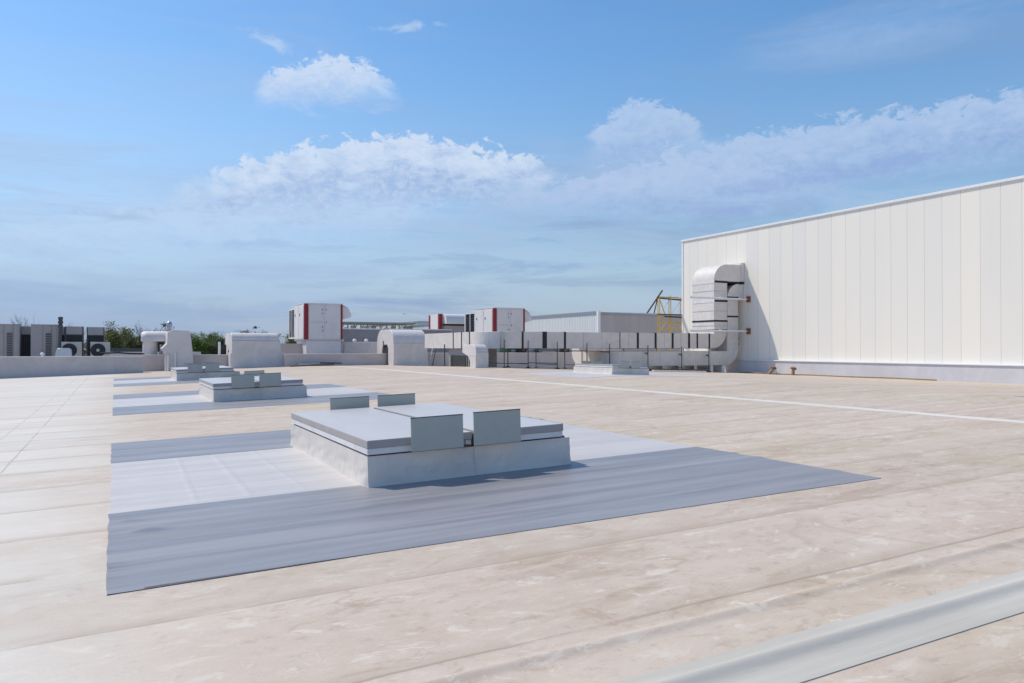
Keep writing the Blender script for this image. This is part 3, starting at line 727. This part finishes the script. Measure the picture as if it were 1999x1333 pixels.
MB().lathe([(.05, 0), (.05, .9), (.13, .92), (.13, .98), (.08, 1.06), (0, 1.08)], n=14).build('cap', WHITEP, mv, smooth=45)
fp = thing('flue_pipe', 'dark flue pipe with a ringed head standing among the condensers', 'flue pipe', (-3.33, 61.4, .3))
MB().tube((0, 0, 0), (0, 0, 3.0), .10, n=12).build('pipe', DSTEEL, fp, smooth=45)
MB().lathe([(.12, 2.75), (.15, 2.78), (.15, 2.92), (.11, 2.95), (.11, 3.02), (.16, 3.04), (.16, 3.2), (.12, 3.23), (.12, 3.3), (.15, 3.32), (.15, 3.48), (.0, 3.52)], n=14).build('head', DSTEEL, fp, smooth=45)
tag(MB().path([(-.9, 59.6, 1.30), (.2, 59.6, 1.34), (.9, 59.6, 1.28), (1.7, 59.4, 1.26), (2.1, 59.2, 1.2)], .055).build('black_pipe', BAND, smooth=45), 'black sagging pipe along the top of the left parapet', 'pipe')
tag(MB().box(-.8, 7, 76, 76.4, -.8, 1.30).build('low_wall', M('pale_coping', (.55,.53,.5)), bevel=.01), 'pale low wall under the trees behind the black pipe', 'wall')
tag(MB().box(-.8, 3.5, 77, 77.3, 1.0, 1.62).build('dark_screen', DSTEEL), 'dark low screen strip in front of the trees beyond the left parapet', 'screen')

# ------------------------------------------------------------------ FAR BUILDINGS
rb = thing('hall', 'long low hall with a ribbed pale side and grey front behind the ducts', 'building', (39.7, 60, 0))
W(MB().box(39.7, 60, 60, 110, -8.9, 4.98), rb).build('side_wall', RIBP, rb)
W(MB().prism([(39.69, -1.5), (60, -1.5), (60, 4.55), (39.69, 4.98)], 'Y', 59.94, 59.999), rb).build('front_wall', GREYP, rb)
W(MB().box(39.6, 60.1, 59.85, 59.93, 4.72, 4.80), rb).build('fascia', M('grey_flashing', (.35,.36,.4)), rb)
W(MB().box(39.6, 39.69, 59.9, 110, 4.85, 5.06), rb).build('side_coping', STEEL, rb)
W(MB().box(39.58, 39.85, 59.84, 60.1, -1.5, 5.10), rb).build('corner_trim', TRIM, rb)
sh = thing('storage_shed', 'distant open shed roof on pale wooden posts over white tanks', 'shed', (31, 120, -9))
W(MB().box(30.5, 43.3, 119, 126, 5.42, 5.70), sh).build('roof', M('shed_roof', (.42, .38, .32), .8), sh)
for k in range(12):
    x = 31.2+k*1.05
    W(MB().box(x, x+.16, 119.2, 119.4, -9, 5.34), sh).build('post', M('post_wood', (.42,.33,.22)) if k == 0 else bpy.data.materials['post_wood'], sh)
    if k % 3 != 1: W(MB().tube((x+.1, 119.3, 4.4), (x+.55, 119.3, 5.34), .06, n=6), sh).build('brace', bpy.data.materials['post_wood'], sh)
for k in range(10):
    x = 31.7+k*1.12
    v = thing('white_tank', 'white upright tank standing under the distant open shed roof', 'tank', (x, 122, -8.9), group='white tanks under the distant shed')
    MB().tube((0, 0, 0), (0, 0, 13.5+.3*(k % 3)), .42, n=12).build('shell', WHITEP, v, smooth=45)
fb = thing('hall', 'distant pale ribbed hall between the open shed and the small red-striped unit', 'building', (43.4, 112, -9))
W(MB().box(43.5, 60, 118, 150, -8.95, 5.75), fb).build('wall', RIBP, fb)
W(MB().box(43.4, 60.1, 117.9, 150.1, 5.752, 5.95), fb).build('roof', STEEL, fb)
for k, (x0, x1, z, m_) in enumerate(((9.5, 18, .95, 'rust-brown'), (12.3, 19, 1.5, 'ochre'))):
    lb = thing('low_building', 'distant low %s building below the green bushes' % m_, 'building', (x0, 128+6*k, -9))
    mm = M(m_+'_wall', (.33, .20, .10) if k == 0 else (.42, .30, .12), .9, 0, .35, .8, .3)
    W(MB().box(x0, x1, 128+6*k, 132+6*k, -8.9, z), lb).build('wall', mm, lb)
    W(MB().box(x0-.1, x1+.1, 127.9+6*k, 132.1+6*k, z+.002, z+.18), lb).build('roof', M(m_+'_roof', (.45,.42,.40), .8), lb)

# scaffold tower behind the vertical duct
sc = thing('scaffold_tower', 'yellow scaffold tower with dark planks between the grey hall and vertical duct', 'scaffold', (36.8, 47.2, 0))
Xs = (36.78, 37.85, 38.97, 40.0)
for i, x in enumerate(Xs):
    for y in (47.2, 48.2):
        W(MB().tube((x+(y-47.2)*.62, y, -.3), (x+(y-47.2)*.62, y, 5.55+(.12 if i == 1 else 0)), .032, n=8), sc).build('standard', YEL, sc)
for z in (5.5, 5.05, 4.55, 4.05, 3.6, 3.1, 2.6, 2.1):
    for y in (47.2, 48.2):
        if z in (5.05, 4.55): a, b_ = (2, 3)
        else: a, b_ = (0, 3)
        W(MB().tube((Xs[a]+(y-47.2)*.62, y, z), (Xs[b_]+(y-47.2)*.62, y, z), .026, n=6), sc).build('ledger', YEL, sc)
for i in (0, 1):
    for yy, za in ((47.2, 2.9), (47.25, 4.2)): W(MB().tube((Xs[i], yy, za), (Xs[i+1], yy, za+1.2), .018, n=6), sc).build('brace', YEL, sc)
for x in (36.75, 39.0): W(MB().box(x, x+1.9 if x < 37 else x+1.1, 47.25, 47.5, 5.50, 5.56), sc).build('plank', DTIMBER, sc)
W(MB().box(36.72, 40.0, 47.15, 47.45, 4.18, 4.24), sc).build('plank', DTIMBER, sc)
W(MB().hexa([(37.3, 47.1, 4.02), (40, 47.1, 3.94), (40, 47.4, 3.94), (37.3, 47.4, 4.02)], [(37.3, 47.1, 4.10), (40, 47.1, 4.03), (40, 47.4, 4.03), (37.3, 47.4, 4.10)]), sc).build('plank', DTIMBER, sc)
W(MB().hexa([(36.75, 47.2, 5.42), (39.3, 47.2, 5.30), (39.3, 47.45, 5.30), (36.75, 47.45, 5.42)], [(36.75, 47.2, 5.49), (39.3, 47.2, 5.38), (39.3, 47.45, 5.38), (36.75, 47.45, 5.49)]), sc).build('plank', DTIMBER, sc)
hf = thing('hoist_frame', 'slanting brown steel hoist frame on the grey hall, left of the yellow scaffold', 'hoist', (47.6, 62, 5))
def P48(px, z): return px
W(MB().tube((46.7, 62, 5.0), (48.66, 62, 7.39), .09, n=8), hf).build('boom', BROWNST, hf)
W(MB().tube((47.6, 62, 5.0), (48.1, 62, 6.66), .06, n=8), hf).build('leg', BROWNST, hf)
W(MB().tube((48.2, 62, 6.75), (49.0, 62, 5.0), .06, n=8), hf).build('leg', YEL, hf)

# ladder leaning bars, debris, gadgets at the wall
ld = thing('ladder', 'short pale ladder leaning on the far parapet left of the duct bend', 'ladder', (21.45, 55.6, 1.2))
MB().tube((-.1, 0, -1.05), (.62, .6, 1.3), .035, n=8).build('side_rail', WHITEP, ld)
MB().tube((.18, 0, -1.05), (.90, .6, 1.3), .035, n=8).build('side_rail', DSTEEL, ld)
for k in range(6): MB().tube((-.1+.12*k+.02, .1*k, -1.0+.39*k+.1), (.18+.12*k+.02, .1*k, -1.0+.39*k+.1), .018, n=6).build('rung', STEEL, ld)
tag(MB().hexa([(10.9, 55.2, .34), (14.0, 55.3, .45), (14.0, 55.5, .45), (10.9, 55.4, .34)], [(10.9, 55.2, .41), (14.0, 55.3, .52), (14.0, 55.5, .52), (10.9, 55.4, .41)]).build('timber_plank', TIMBER), 'long brown plank lying on the roof along the far parapet', 'plank')
tag(MB().hexa([(11.6, 55.7, .42), (13.2, 55.8, .52), (13.2, 56.0, .52), (11.6, 55.9, .42)], [(11.6, 55.7, .56), (13.2, 55.8, .62), (13.2, 56.0, .62), (11.6, 55.9, .56)]).build('insulation_board', LIGHTSHEET), 'pale board lying behind the long brown plank by the far parapet', 'board')
tag(MB().tube((13.0, 55.4, .60), (14.6, 55.5, .56), .05, n=8).build('steel_pipe', DSTEEL), 'short dark pipe lying at the right end of the brown plank', 'pipe')
def stub(x, y, lean, lab):
    z = gz(x, y)-.03
    t = thing('pipe_stub', lab, 'pipe stub', (x, y, z), group='rusty pipe stubs at the foot of the big wall')
    MB().tube((-lean, 0, 0), (0, -lean*.3, .42), .11, .085, n=12).build('stem', HOSE, t, smooth=50)
    MB().tube((0, -lean*.3, .42), (.03, -lean*.3, .50), .20, .16, n=14).build('flange', RUST, t, smooth=40)
    MB().box(-.28, .28, -.2, .2, -.02, .03).build('foot_plate', TIMBER, t)
stub(36.9, 36.0, .35, 'leaning rusty pipe stub at the wall foot, closer to the ducts')
stub(36.9, 34.3, .05, 'upright rusty pipe stub at the wall foot, farther from the ducts')
tag(MB().path([(37.6, 39.6, .03), (37.2, 37.6, .03), (36.9, 36.6, .04), (37.3, 35.2, .02), (37.5, 33.0, .03), (37.2, 30.5, .03), (37.7, 28.0, .03), (37.6, 25.5, .02)], .035).build('hose', HOSE, smooth=45), 'brown hose lying along the foot of the white wall', 'hose')
for k, (x0, x1, y, m_, lab) in enumerate(((28.6, 31.2, 39.2, TIMBER, 'brown timber beam under the lower duct, left one'), (31.6, 34.6, 39.4, TIMBER, 'brown timber beam under the lower duct, right one'), (29.5, 33.8, 38.6, WHITEP, 'long pale board lying in front of the lower duct'))):
    z = gz((x0+x1)/2, 39)
    o = MB().box(-(x1-x0)/2, (x1-x0)/2, -.1, .1, 0, .14 if k < 2 else .07).build('timber_beam' if k < 2 else 'board', m_, bevel=.006)
    o.location = ((x0+x1)/2, y, z+.02); o.rotation_euler = (0, SL, .03*(k-1)); tag(o, lab, 'beam' if k < 2 else 'board')
bd = MB().add([(0,0,0), (.25,-.05,.02), (.5,.1,.12), (.2,.15,.02), (-.25,.05,.14), (0,.1,-.03)], [(0,1,3),(1,2,3),(0,3,4),(0,5,1),(0,4,5)]).build('bird', DSTEEL)
bd.location = (34.9, 100, 6.2); tag(bd, 'tiny dark bird flying low over the far roofs', 'bird')

# ------------------------------------------------------------------ TREES
LEAF = {}
def leaf_mat(name, col, col2):
    m, nt, b = new_mat(name)
    tc = nt.new('ShaderNodeTexCoord').outputs['Object']
    n = nt.noise(tc, 1.1, 4, .6)
    c = nt.mix(nt.ramp(n, .35, .65), col, col2)
    nt.put(b.inputs['Base Color'], c); b.inputs['Roughness'].default_value = .7
    return m
LEAF['g'] = leaf_mat('spring_leaves', (.12, .18, .03), (.20, .26, .055))
LEAF['o'] = leaf_mat('olive_leaves', (.14, .14, .04), (.21, .21, .06))
LEAF['d'] = leaf_mat('dark_leaves', (.045, .05, .022), (.08, .08, .035))
LEAF['b'] = leaf_mat('budding_twigs', (.12, .105, .085), (.16, .14, .11))
def tree(x, y, top, spread, kind, label, seed, nleaf=2600, low=.25, clump=.9, cat='tree'):
    rnd = random.Random(seed); base = -9.0; H = top-base
    t = thing('tree', label, cat, (x, y, base), group='trees beyond the roof')
    tr = MB(); tips = []
    def grow(p, d, L, r, lv):
        n = 3; q = p
        for k in range(n):
            d2 = (d + Vector((rnd.gauss(0,.12), rnd.gauss(0,.12), rnd.gauss(0,.06)))).normalized()
            q2 = q + d2*L/n; tr.tube(q, q2, r*(1-.22*k), r*(1-.22*(k+1)), n=5 if lv else 8, cap=False); q = q2; d = d2
            if lv >= 2: tips.append(q.copy())
            if lv < 4 and (lv > 0 or k > 0):
                m = (2 if lv else 4) + (1 if kind == 'b' and lv > 1 else 0)
                for _ in range(m):
                    a = rnd.uniform(0, 2*PI); w = rnd.uniform(.45, .95)
                    nd = (d + Vector((math.cos(a)*w, math.sin(a)*w, rnd.uniform(.0, .45)))).normalized()
                    if lv >= 3 and kind != 'b': tips.append(q + nd*L*.3); continue
                    grow(q, nd, L*rnd.uniform(.45, .62), r*.45, lv+1)
        tips.append(q.copy())
    grow(Vector((0,0,0)), Vector((0,0,1)), H*.58, .016*H, 0)
    # fit into wanted height/spread
    zs = sorted(v[2] for v in tr.v); mz = zs[-1]; mx = max(abs(v[0]) for v in tr.v) or 1
    fx, fz = spread/mx, H/mz
    tr.v = [(v[0]*fx, v[1]*fx, v[2]*fz) for v in tr.v]
    tips = [Vector((p.x*fx, p.y*fx, p.z*fz)) for p in tips]
    tr.build('trunk', BARK, t)
    lv = MB(); tt = [p for p in tips if p.z > H*low]
    cen = [(rnd.choice(tt), rnd.uniform(.5, 1.25)) for _ in range({'o': 90, 'd': 55, 'g': 120, 'b': 200}[kind])]
    for k in range(nleaf):
        c, cs_ = rnd.choice(cen); cs_ *= clump
        p = c + Vector((rnd.gauss(0, cs_*.40), rnd.gauss(0, cs_*.40), rnd.gauss(0, cs_*.28)))
        if p.z > H*1.01: continue
        s = rnd.uniform(.05, .12) if kind != 'b' else rnd.uniform(.025, .05)
        a = Vector((rnd.gauss(0,1), rnd.gauss(0,1), rnd.gauss(0,1))).normalized(); b = a.orthogonal().normalized()
        lv.add([p-a*s, p-b*s*.6, p+a*s, p+b*s*.6], [(0,1,2,3)])
    lv.build('crown', LEAF[kind], t)
    return t
Y_ = 110
def PX(px, py, y=110.):  # world point for a spot in the tree line
    return None
TR = [ # x, y, top z, spread, kind, label
 (-9.4, 110, 5.9, 2.6, 'b', 'bare twiggy tree above the leftmost condensers', 900),
 (-7.2, 112, 5.2, 1.6, 'b', 'small bare tree between the tall condensers', 500),
 (-4.6, 110, 5.0, 2.2, 'b', 'bare tree behind the flue pipe', 800),
 (-1.3, 110, 5.1, 1.9, 'b', 'bare tree just right of the dark condensers', 800),
 (0.8, 108, 4.9, 2.0, 'o', 'olive green tree right of the outdoor fan units', 4200),
 (2.4, 111, 4.6, 1.8, 'o', 'rounded olive tree left of the wrapped side arm', 4000),
 (3.9, 110, 5.3, 2.2, 'b', 'taller bare topped tree above the wrapped side arm', 1600),
 (5.6, 109, 4.9, 2.0, 'd', 'dark sparse tree left of the metal chimney', 2600),
 (-.3, 116, 3.6, 2.2, 'g', 'low bright green bush tree beside the right outdoor unit', 5200),
 (10.0, 110, 3.6, 2.0, 'g', 'bright green bushy tree right of the tapered wrapped duct', 6500),
 (12.3, 111, 4.2, 1.6, 'd', 'dark narrow tree with clumps left of the wide cowl', 3000),
 (14.0, 110, 4.1, 1.3, 'd', 'dark clumpy tree directly left of the wide cowl', 2400),
 (16.2, 112, 4.6, 1.3, 'd', 'dark treetop above the left part of the wide cowl', 2000),
 (18.0, 111, 4.5, 1.4, 'd', 'dark treetop above the middle of the wide cowl', 2000),
 (20.0, 112, 4.3, 1.5, 'd', 'dark treetop above the right end of the wide cowl', 1800),
 (21.8, 110, 4.1, 1.5, 'o', 'olive tree between the wide cowl and left red-striped unit', 3600),
 (3.2, 114, 3.3, 3.0, 'o', 'dense low tree behind the low dark screen', 6500),
 (1.6, 113, 4.0, 2.6, 'o', 'broad olive tree behind the left end of the side arm', 7000),
 (4.6, 113, 4.1, 2.4, 'o', 'broad olive tree behind the metal chimney', 6500),
 (-1.6, 118, 3.9, 2.0, 'o', 'low olive tree glimpsed between the two outdoor units', 4500),
 (11.3, 113, 3.8, 2.2, 'g', 'second bright green bushy tree left of the wide cowl', 6500),
 (17.6, 115, 4.0, 3.0, 'o', 'broad olive treetop along the crest of the wide cowl', 6000),
 (22.6, 114, 4.3, 2.0, 'g', 'green tree touching the left side of the pedestal unit', 5000),
 (13.2, 116, 2.9, 2.6, 'g', 'low green tree behind the distant ochre building', 5200),
]
for k, (x, y, top, sp, kind, lab, nl) in enumerate(TR):
    tree(x, y, top, sp, kind, lab, 40+k, int(nl*(2.6 if kind != 'b' else .8)), low=.35, clump={'b': .5, 'o': .9, 'd': .7, 'g': 1.1}[kind])
# far wood closing the horizon
wd = MB(); rnd = random.Random(3)
for k in range(34000):
    x = rnd.uniform(-120, 42); h = 12.6+1.9*mn.noise(Vector((x*.09, 0, 0)))+.9*mn.noise(Vector((x*.5, 2, 0)))
    z = -9+h*(1-rnd.random()**2.2*.8); p = Vector((x, 230+rnd.uniform(0, 9), z)); s = rnd.uniform(.15, .5)
    a = Vector((rnd.gauss(0,1), rnd.gauss(0,1), rnd.gauss(0,1))).normalized(); b = a.orthogonal().normalized()
    wd.add([p-a*s, p-b*s*.6, p+a*s, p+b*s*.6], [(0,1,2,3)])
tag(wd.build('distant_wood', leaf_mat('wood_leaves', (.12, .14, .05), (.18, .19, .08))), 'distant low belt of woodland along the horizon', 'woodland', kind='stuff')

# ------------------------------------------------------------------ WORLD
w = bpy.data.worlds.new('World'); bpy.context.scene.world = w; w.use_nodes = True
nt = NT(w.node_tree); bg = nt.n['Background']
SUN = Vector((-.45, .54, 1)).normalized()
el = math.asin(SUN.z); az = math.atan2(SUN.x, SUN.y)
skyn = nt.new('ShaderNodeTexSky', sky_type='NISHITA'); skyn.sun_disc = False
skyn.sun_elevation = el; skyn.sun_rotation = az
skyn.altitude = 100; skyn.air_density = 1.15; skyn.dust_density = .5; skyn.ozone_density = 2.2
tc = nt.new('ShaderNodeTexCoord').outputs['Generated']
sx = nt.new('ShaderNodeSeparateXYZ'); nt.l.new(tc, sx.inputs[0])
AZ = nt.math('MULTIPLY', nt.math('ARCTAN2', sx.outputs[0], sx.outputs[1]), 180/PI)
EL = nt.math('MULTIPLY', nt.math('ARCSINE', sx.outputs[2]), 180/PI)
cmb = nt.new('ShaderNodeCombineXYZ'); nt.l.new(AZ, cmb.inputs[0]); nt.l.new(EL, cmb.inputs[1]); V = cmb.outputs[0]
nA = nt.noise(nt.mapping(V, (.20, .42, 1)), 1., 9, .62, dist=.5)
nB = nt.noise(nt.mapping(V, (.55, .9, 1), (5, 3, 0)), 1., 8, .62, dist=.8)
nS = nt.noise(nt.mapping(V, (.05, .35, 1), (2, 8, 0)), 1., 7, .58, dist=.6)
nD = nt.noise(nt.mapping(V, (.35, .75, 1), (11, 3, 0)), 1., 7, .6, dist=.6)
def blob(a0, e0, w_, h_, tilt=0., soft=1.):
    da = nt.math('SUBTRACT', AZ, a0); de = nt.math('SUBTRACT', nt.math('SUBTRACT', EL, e0), nt.math('MULTIPLY', da, tilt))
    r = nt.math('SQRT', nt.math('ADD', nt.math('POWER', nt.math('ABSOLUTE', nt.math('DIVIDE', da, w_)), 2), nt.math('POWER', nt.math('ABSOLUTE', nt.math('DIVIDE', de, h_)), 2)))
    return nt.math('SUBTRACT', 1., r)
def cloud(mask, n, amp, lo, hi):
    return nt.ramp(nt.math('ADD', mask, nt.math('MULTIPLY', nt.math('SUBTRACT', n, .5), amp)), lo, hi)
hs = nt.new('ShaderNodeHueSaturation'); nt.l.new(skyn.outputs[0], hs.inputs['Color']); hs.inputs['Saturation'].default_value = 1.26; hs.inputs['Value'].default_value = 1.06
col = hs.outputs[0]
CL = (2.8, 3.9, 5.8); CW = (4.5, 5.25, 6.4); CG = (1.9, 2.65, 4.0); CS = (2.45, 3.45, 5.35)
veil = nt.math('ADD', nt.ramp(EL, 22, 6, .04, .62), nt.math('MULTIPLY', nt.ramp(EL, 9, 0), .30))
veil = nt.math('MULTIPLY', veil, nt.ramp(AZ, 62, -10, .72, 1.))
veil = nt.math('ADD', veil, nt.math('MULTIPLY', nt.ramp(nS, .42, .75), .30))
col = nt.mix(nt.math('MINIMUM', veil, .93), col, nt.mix(nt.math('MULTIPLY', nt.ramp(AZ, 40, -5), nt.ramp(EL, 1, 9, .25, 1.)), CG, CL))
dens = nt.ramp(nD, .28, .58, .62, 1.)
det = nt.ramp(nt.noise(nt.mapping(V, (1.3, 1.9, 1), (3, 1, 0)), 1., 7, .62), .3, .62, .80, 1.)
parts = []
def lay(mask, n, amp, lo, hi, k, cc):
    parts.append((nt.math('MULTIPLY', nt.math('MULTIPLY', cloud(mask, n, amp, lo, hi), k), nt.math('MULTIPLY', dens, det)), cc))
lay(blob(19.5, 22.4, 4.0, .6, .10), nB, 2.0, .35, 1.0, .55, CW)
lay(blob(10, 20.6, 4.0, .9, -.3), nB, 2.0, .35, 1.1, .5, CW)
lay(blob(9, 9.4, 20, 2.8, .12), nA, 1.7, .0, .8, .95, (3.5, 4.6, 6.3))
lay(blob(38, 12.0, 17, 3.4, .05), nA, 1.3, -.1, .8, .62, (2.75, 3.75, 5.4))
lay(blob(44, 10.2, 8, 1.4, .03), nB, 1.8, .1, .8, .6, (3.1, 3.85, 5.7))
lay(blob(52, 20.3, 12, 2.4, .06), nS, 1.4, .05, 1., .40, CL)
lay(blob(4, 4.5, 26, 2.4, .03), nS, 1.8, .0, .9, .5, (2.6, 3.6, 5.2))
nW = nt.noise(nt.mapping(V, (.07, .5, 1), (4, 1, 0)), 1., 9, .66, dist=1.0)
parts.append((nt.math('MULTIPLY', nt.math('MULTIPLY', nt.ramp(nW, .44, .66), nt.math('MULTIPLY', nt.ramp(EL, 17, 11), nt.ramp(EL, 0, 4))), .55), (2.9, 3.8, 5.3)))
parts.append((nt.math('MULTIPLY', nt.math('MULTIPLY', nt.ramp(nW, .50, .36), nt.math('MULTIPLY', nt.ramp(EL, 14, 9), nt.ramp(AZ, 0, 32, .35, 1.))), .38), (1.75, 2.5, 4.1)))
for f, cc in parts: col = nt.mix(f, col, cc)
nF = nt.noise(nt.mapping(V, (1.5, 2.2, 1), (8, 2, 0)), 1., 8, .66, dist=.5)
def bank(a0, e0, w_, ht, hb, tilt, k, cw, cs, lump=4.2, wide=None):
    # a cloud bank: crisp billowing top, ragged soft underside, shaded hollows
    global col
    da = nt.math('SUBTRACT', AZ, a0); q = nt.math('DIVIDE', da, w_)
    base = nt.math('ADD', nt.math('MULTIPLY', da, tilt), e0)
    top = nt.math('ADD', base, nt.math('MULTIPLY', nt.math('SUBTRACT', 1., nt.math('MULTIPLY', q, q)), ht))
    top = nt.math('ADD', top, nt.math('MULTIPLY', nt.math('SUBTRACT', nB, .5), lump))
    top = nt.math('ADD', top, nt.math('MULTIPLY', nt.math('SUBTRACT', nF, .5), 1.6))
    d = nt.math('SUBTRACT', top, EL)
    low = nt.math('ADD', nt.math('SUBTRACT', EL, nt.math('SUBTRACT', base, hb)), nt.math('MULTIPLY', nt.math('SUBTRACT', nD, .5), 4.5))
    ends = nt.ramp(nt.math('ADD', nt.math('SUBTRACT', 1., nt.math('ABSOLUTE', q)), nt.math('MULTIPLY', nt.math('SUBTRACT', nA, .5), .9)), .0, .35)
    f = nt.math('MULTIPLY', nt.math('MULTIPLY', nt.ramp(d, .0, .55), nt.ramp(low, -.4, 2.6)), ends)
    f = nt.math('MULTIPLY', f, nt.ramp(nF, .25, .6, .70, 1.))
    sh = nt.ramp(nt.math('ADD', d, nt.math('MULTIPLY', nt.math('SUBTRACT', nD, .5), 7.)), .5, 3.4)
    sh = nt.math('MULTIPLY', sh, nt.ramp(nF, .68, .36, .45, 1.))
    col = nt.mix(nt.math('MULTIPLY', f, k), col, nt.mix(sh, cw, cs))
bank(13.4, 17.7, 5.8, 2.6, 1.2, .10, .88, CW, (3.5, 4.5, 6.2), 3.4)
bank(6, 8.4, 17, 1.6, 2.6, .13, .62, (3.6, 4.7, 6.3), (2.9, 4.0, 5.9), 3.2)
bank(17.3, 11.9, 14.5, 3.2, 2.6, .08, .92, CW, CS)
bank(36.9, 14.6, 5.2, 2.9, 2.0, .02, .78, (3.4, 4.35, 5.9), (2.5, 3.5, 5.4), 2.6)
bank(50, 13.0, 22, 2.4, 3.0, .07, .82, (3.2, 4.15, 5.8), (2.2, 3.2, 5.15))
bank(36, 11.2, 13, 1.8, 1.6, .06, .60, (3.3, 4.15, 5.8), (2.5, 3.5, 5.3))
# bluish grey undersides of the cloud bands
for a0, e0, w_, h_, tl, k in ((52, 12.0, 14, .9, .10, .55), (43, 9.7, 5, .6, .02, .5), (0, 8.6, 5, .5, -.05, .5), (8, 7.2, 7, .5, .05, .4), (30, 6.0, 12, .5, .0, .25)):
    und = nt.math('MULTIPLY', cloud(blob(a0, e0, w_, h_, tl), nD, 2.4, .15, 1.), k*.9)
    col = nt.mix(und, col, (2.2, 3.2, 5.1) if a0 < 30 else (1.8, 2.7, 5.0))
nt.put(bg.inputs['Color'], col); bg.inputs['Strength'].default_value = .12

sd = bpy.data.lights.new('sun', 'SUN'); sd.energy = 3.0; sd.angle = math.radians(.5); sd.color = (1, .915, .775)
so = bpy.data.objects.new('sun', sd); C.objects.link(so); so.rotation_euler = SUN.to_track_quat('Z', 'Y').to_euler(); so.location = (0, 0, 60)

# ------------------------------------------------------------------ CAMERA
cd = bpy.data.cameras.new('camera'); cd.lens = 36*1512/1999; cd.sensor_width = 36; cd.clip_start = .05; cd.clip_end = 6000
co = bpy.data.objects.new('camera', cd); C.objects.link(co); co.location = (0, 0, 1.7)
co.rotation_euler = (PI/2+math.atan(11.5/1512), 0, -math.atan(775/1512)); bpy.context.scene.camera = co
s = bpy.context.scene
s.view_settings.view_transform = 'Standard'; s.view_settings.look = 'None'; s.view_settings.exposure = .25; s.view_settings.gamma = 1
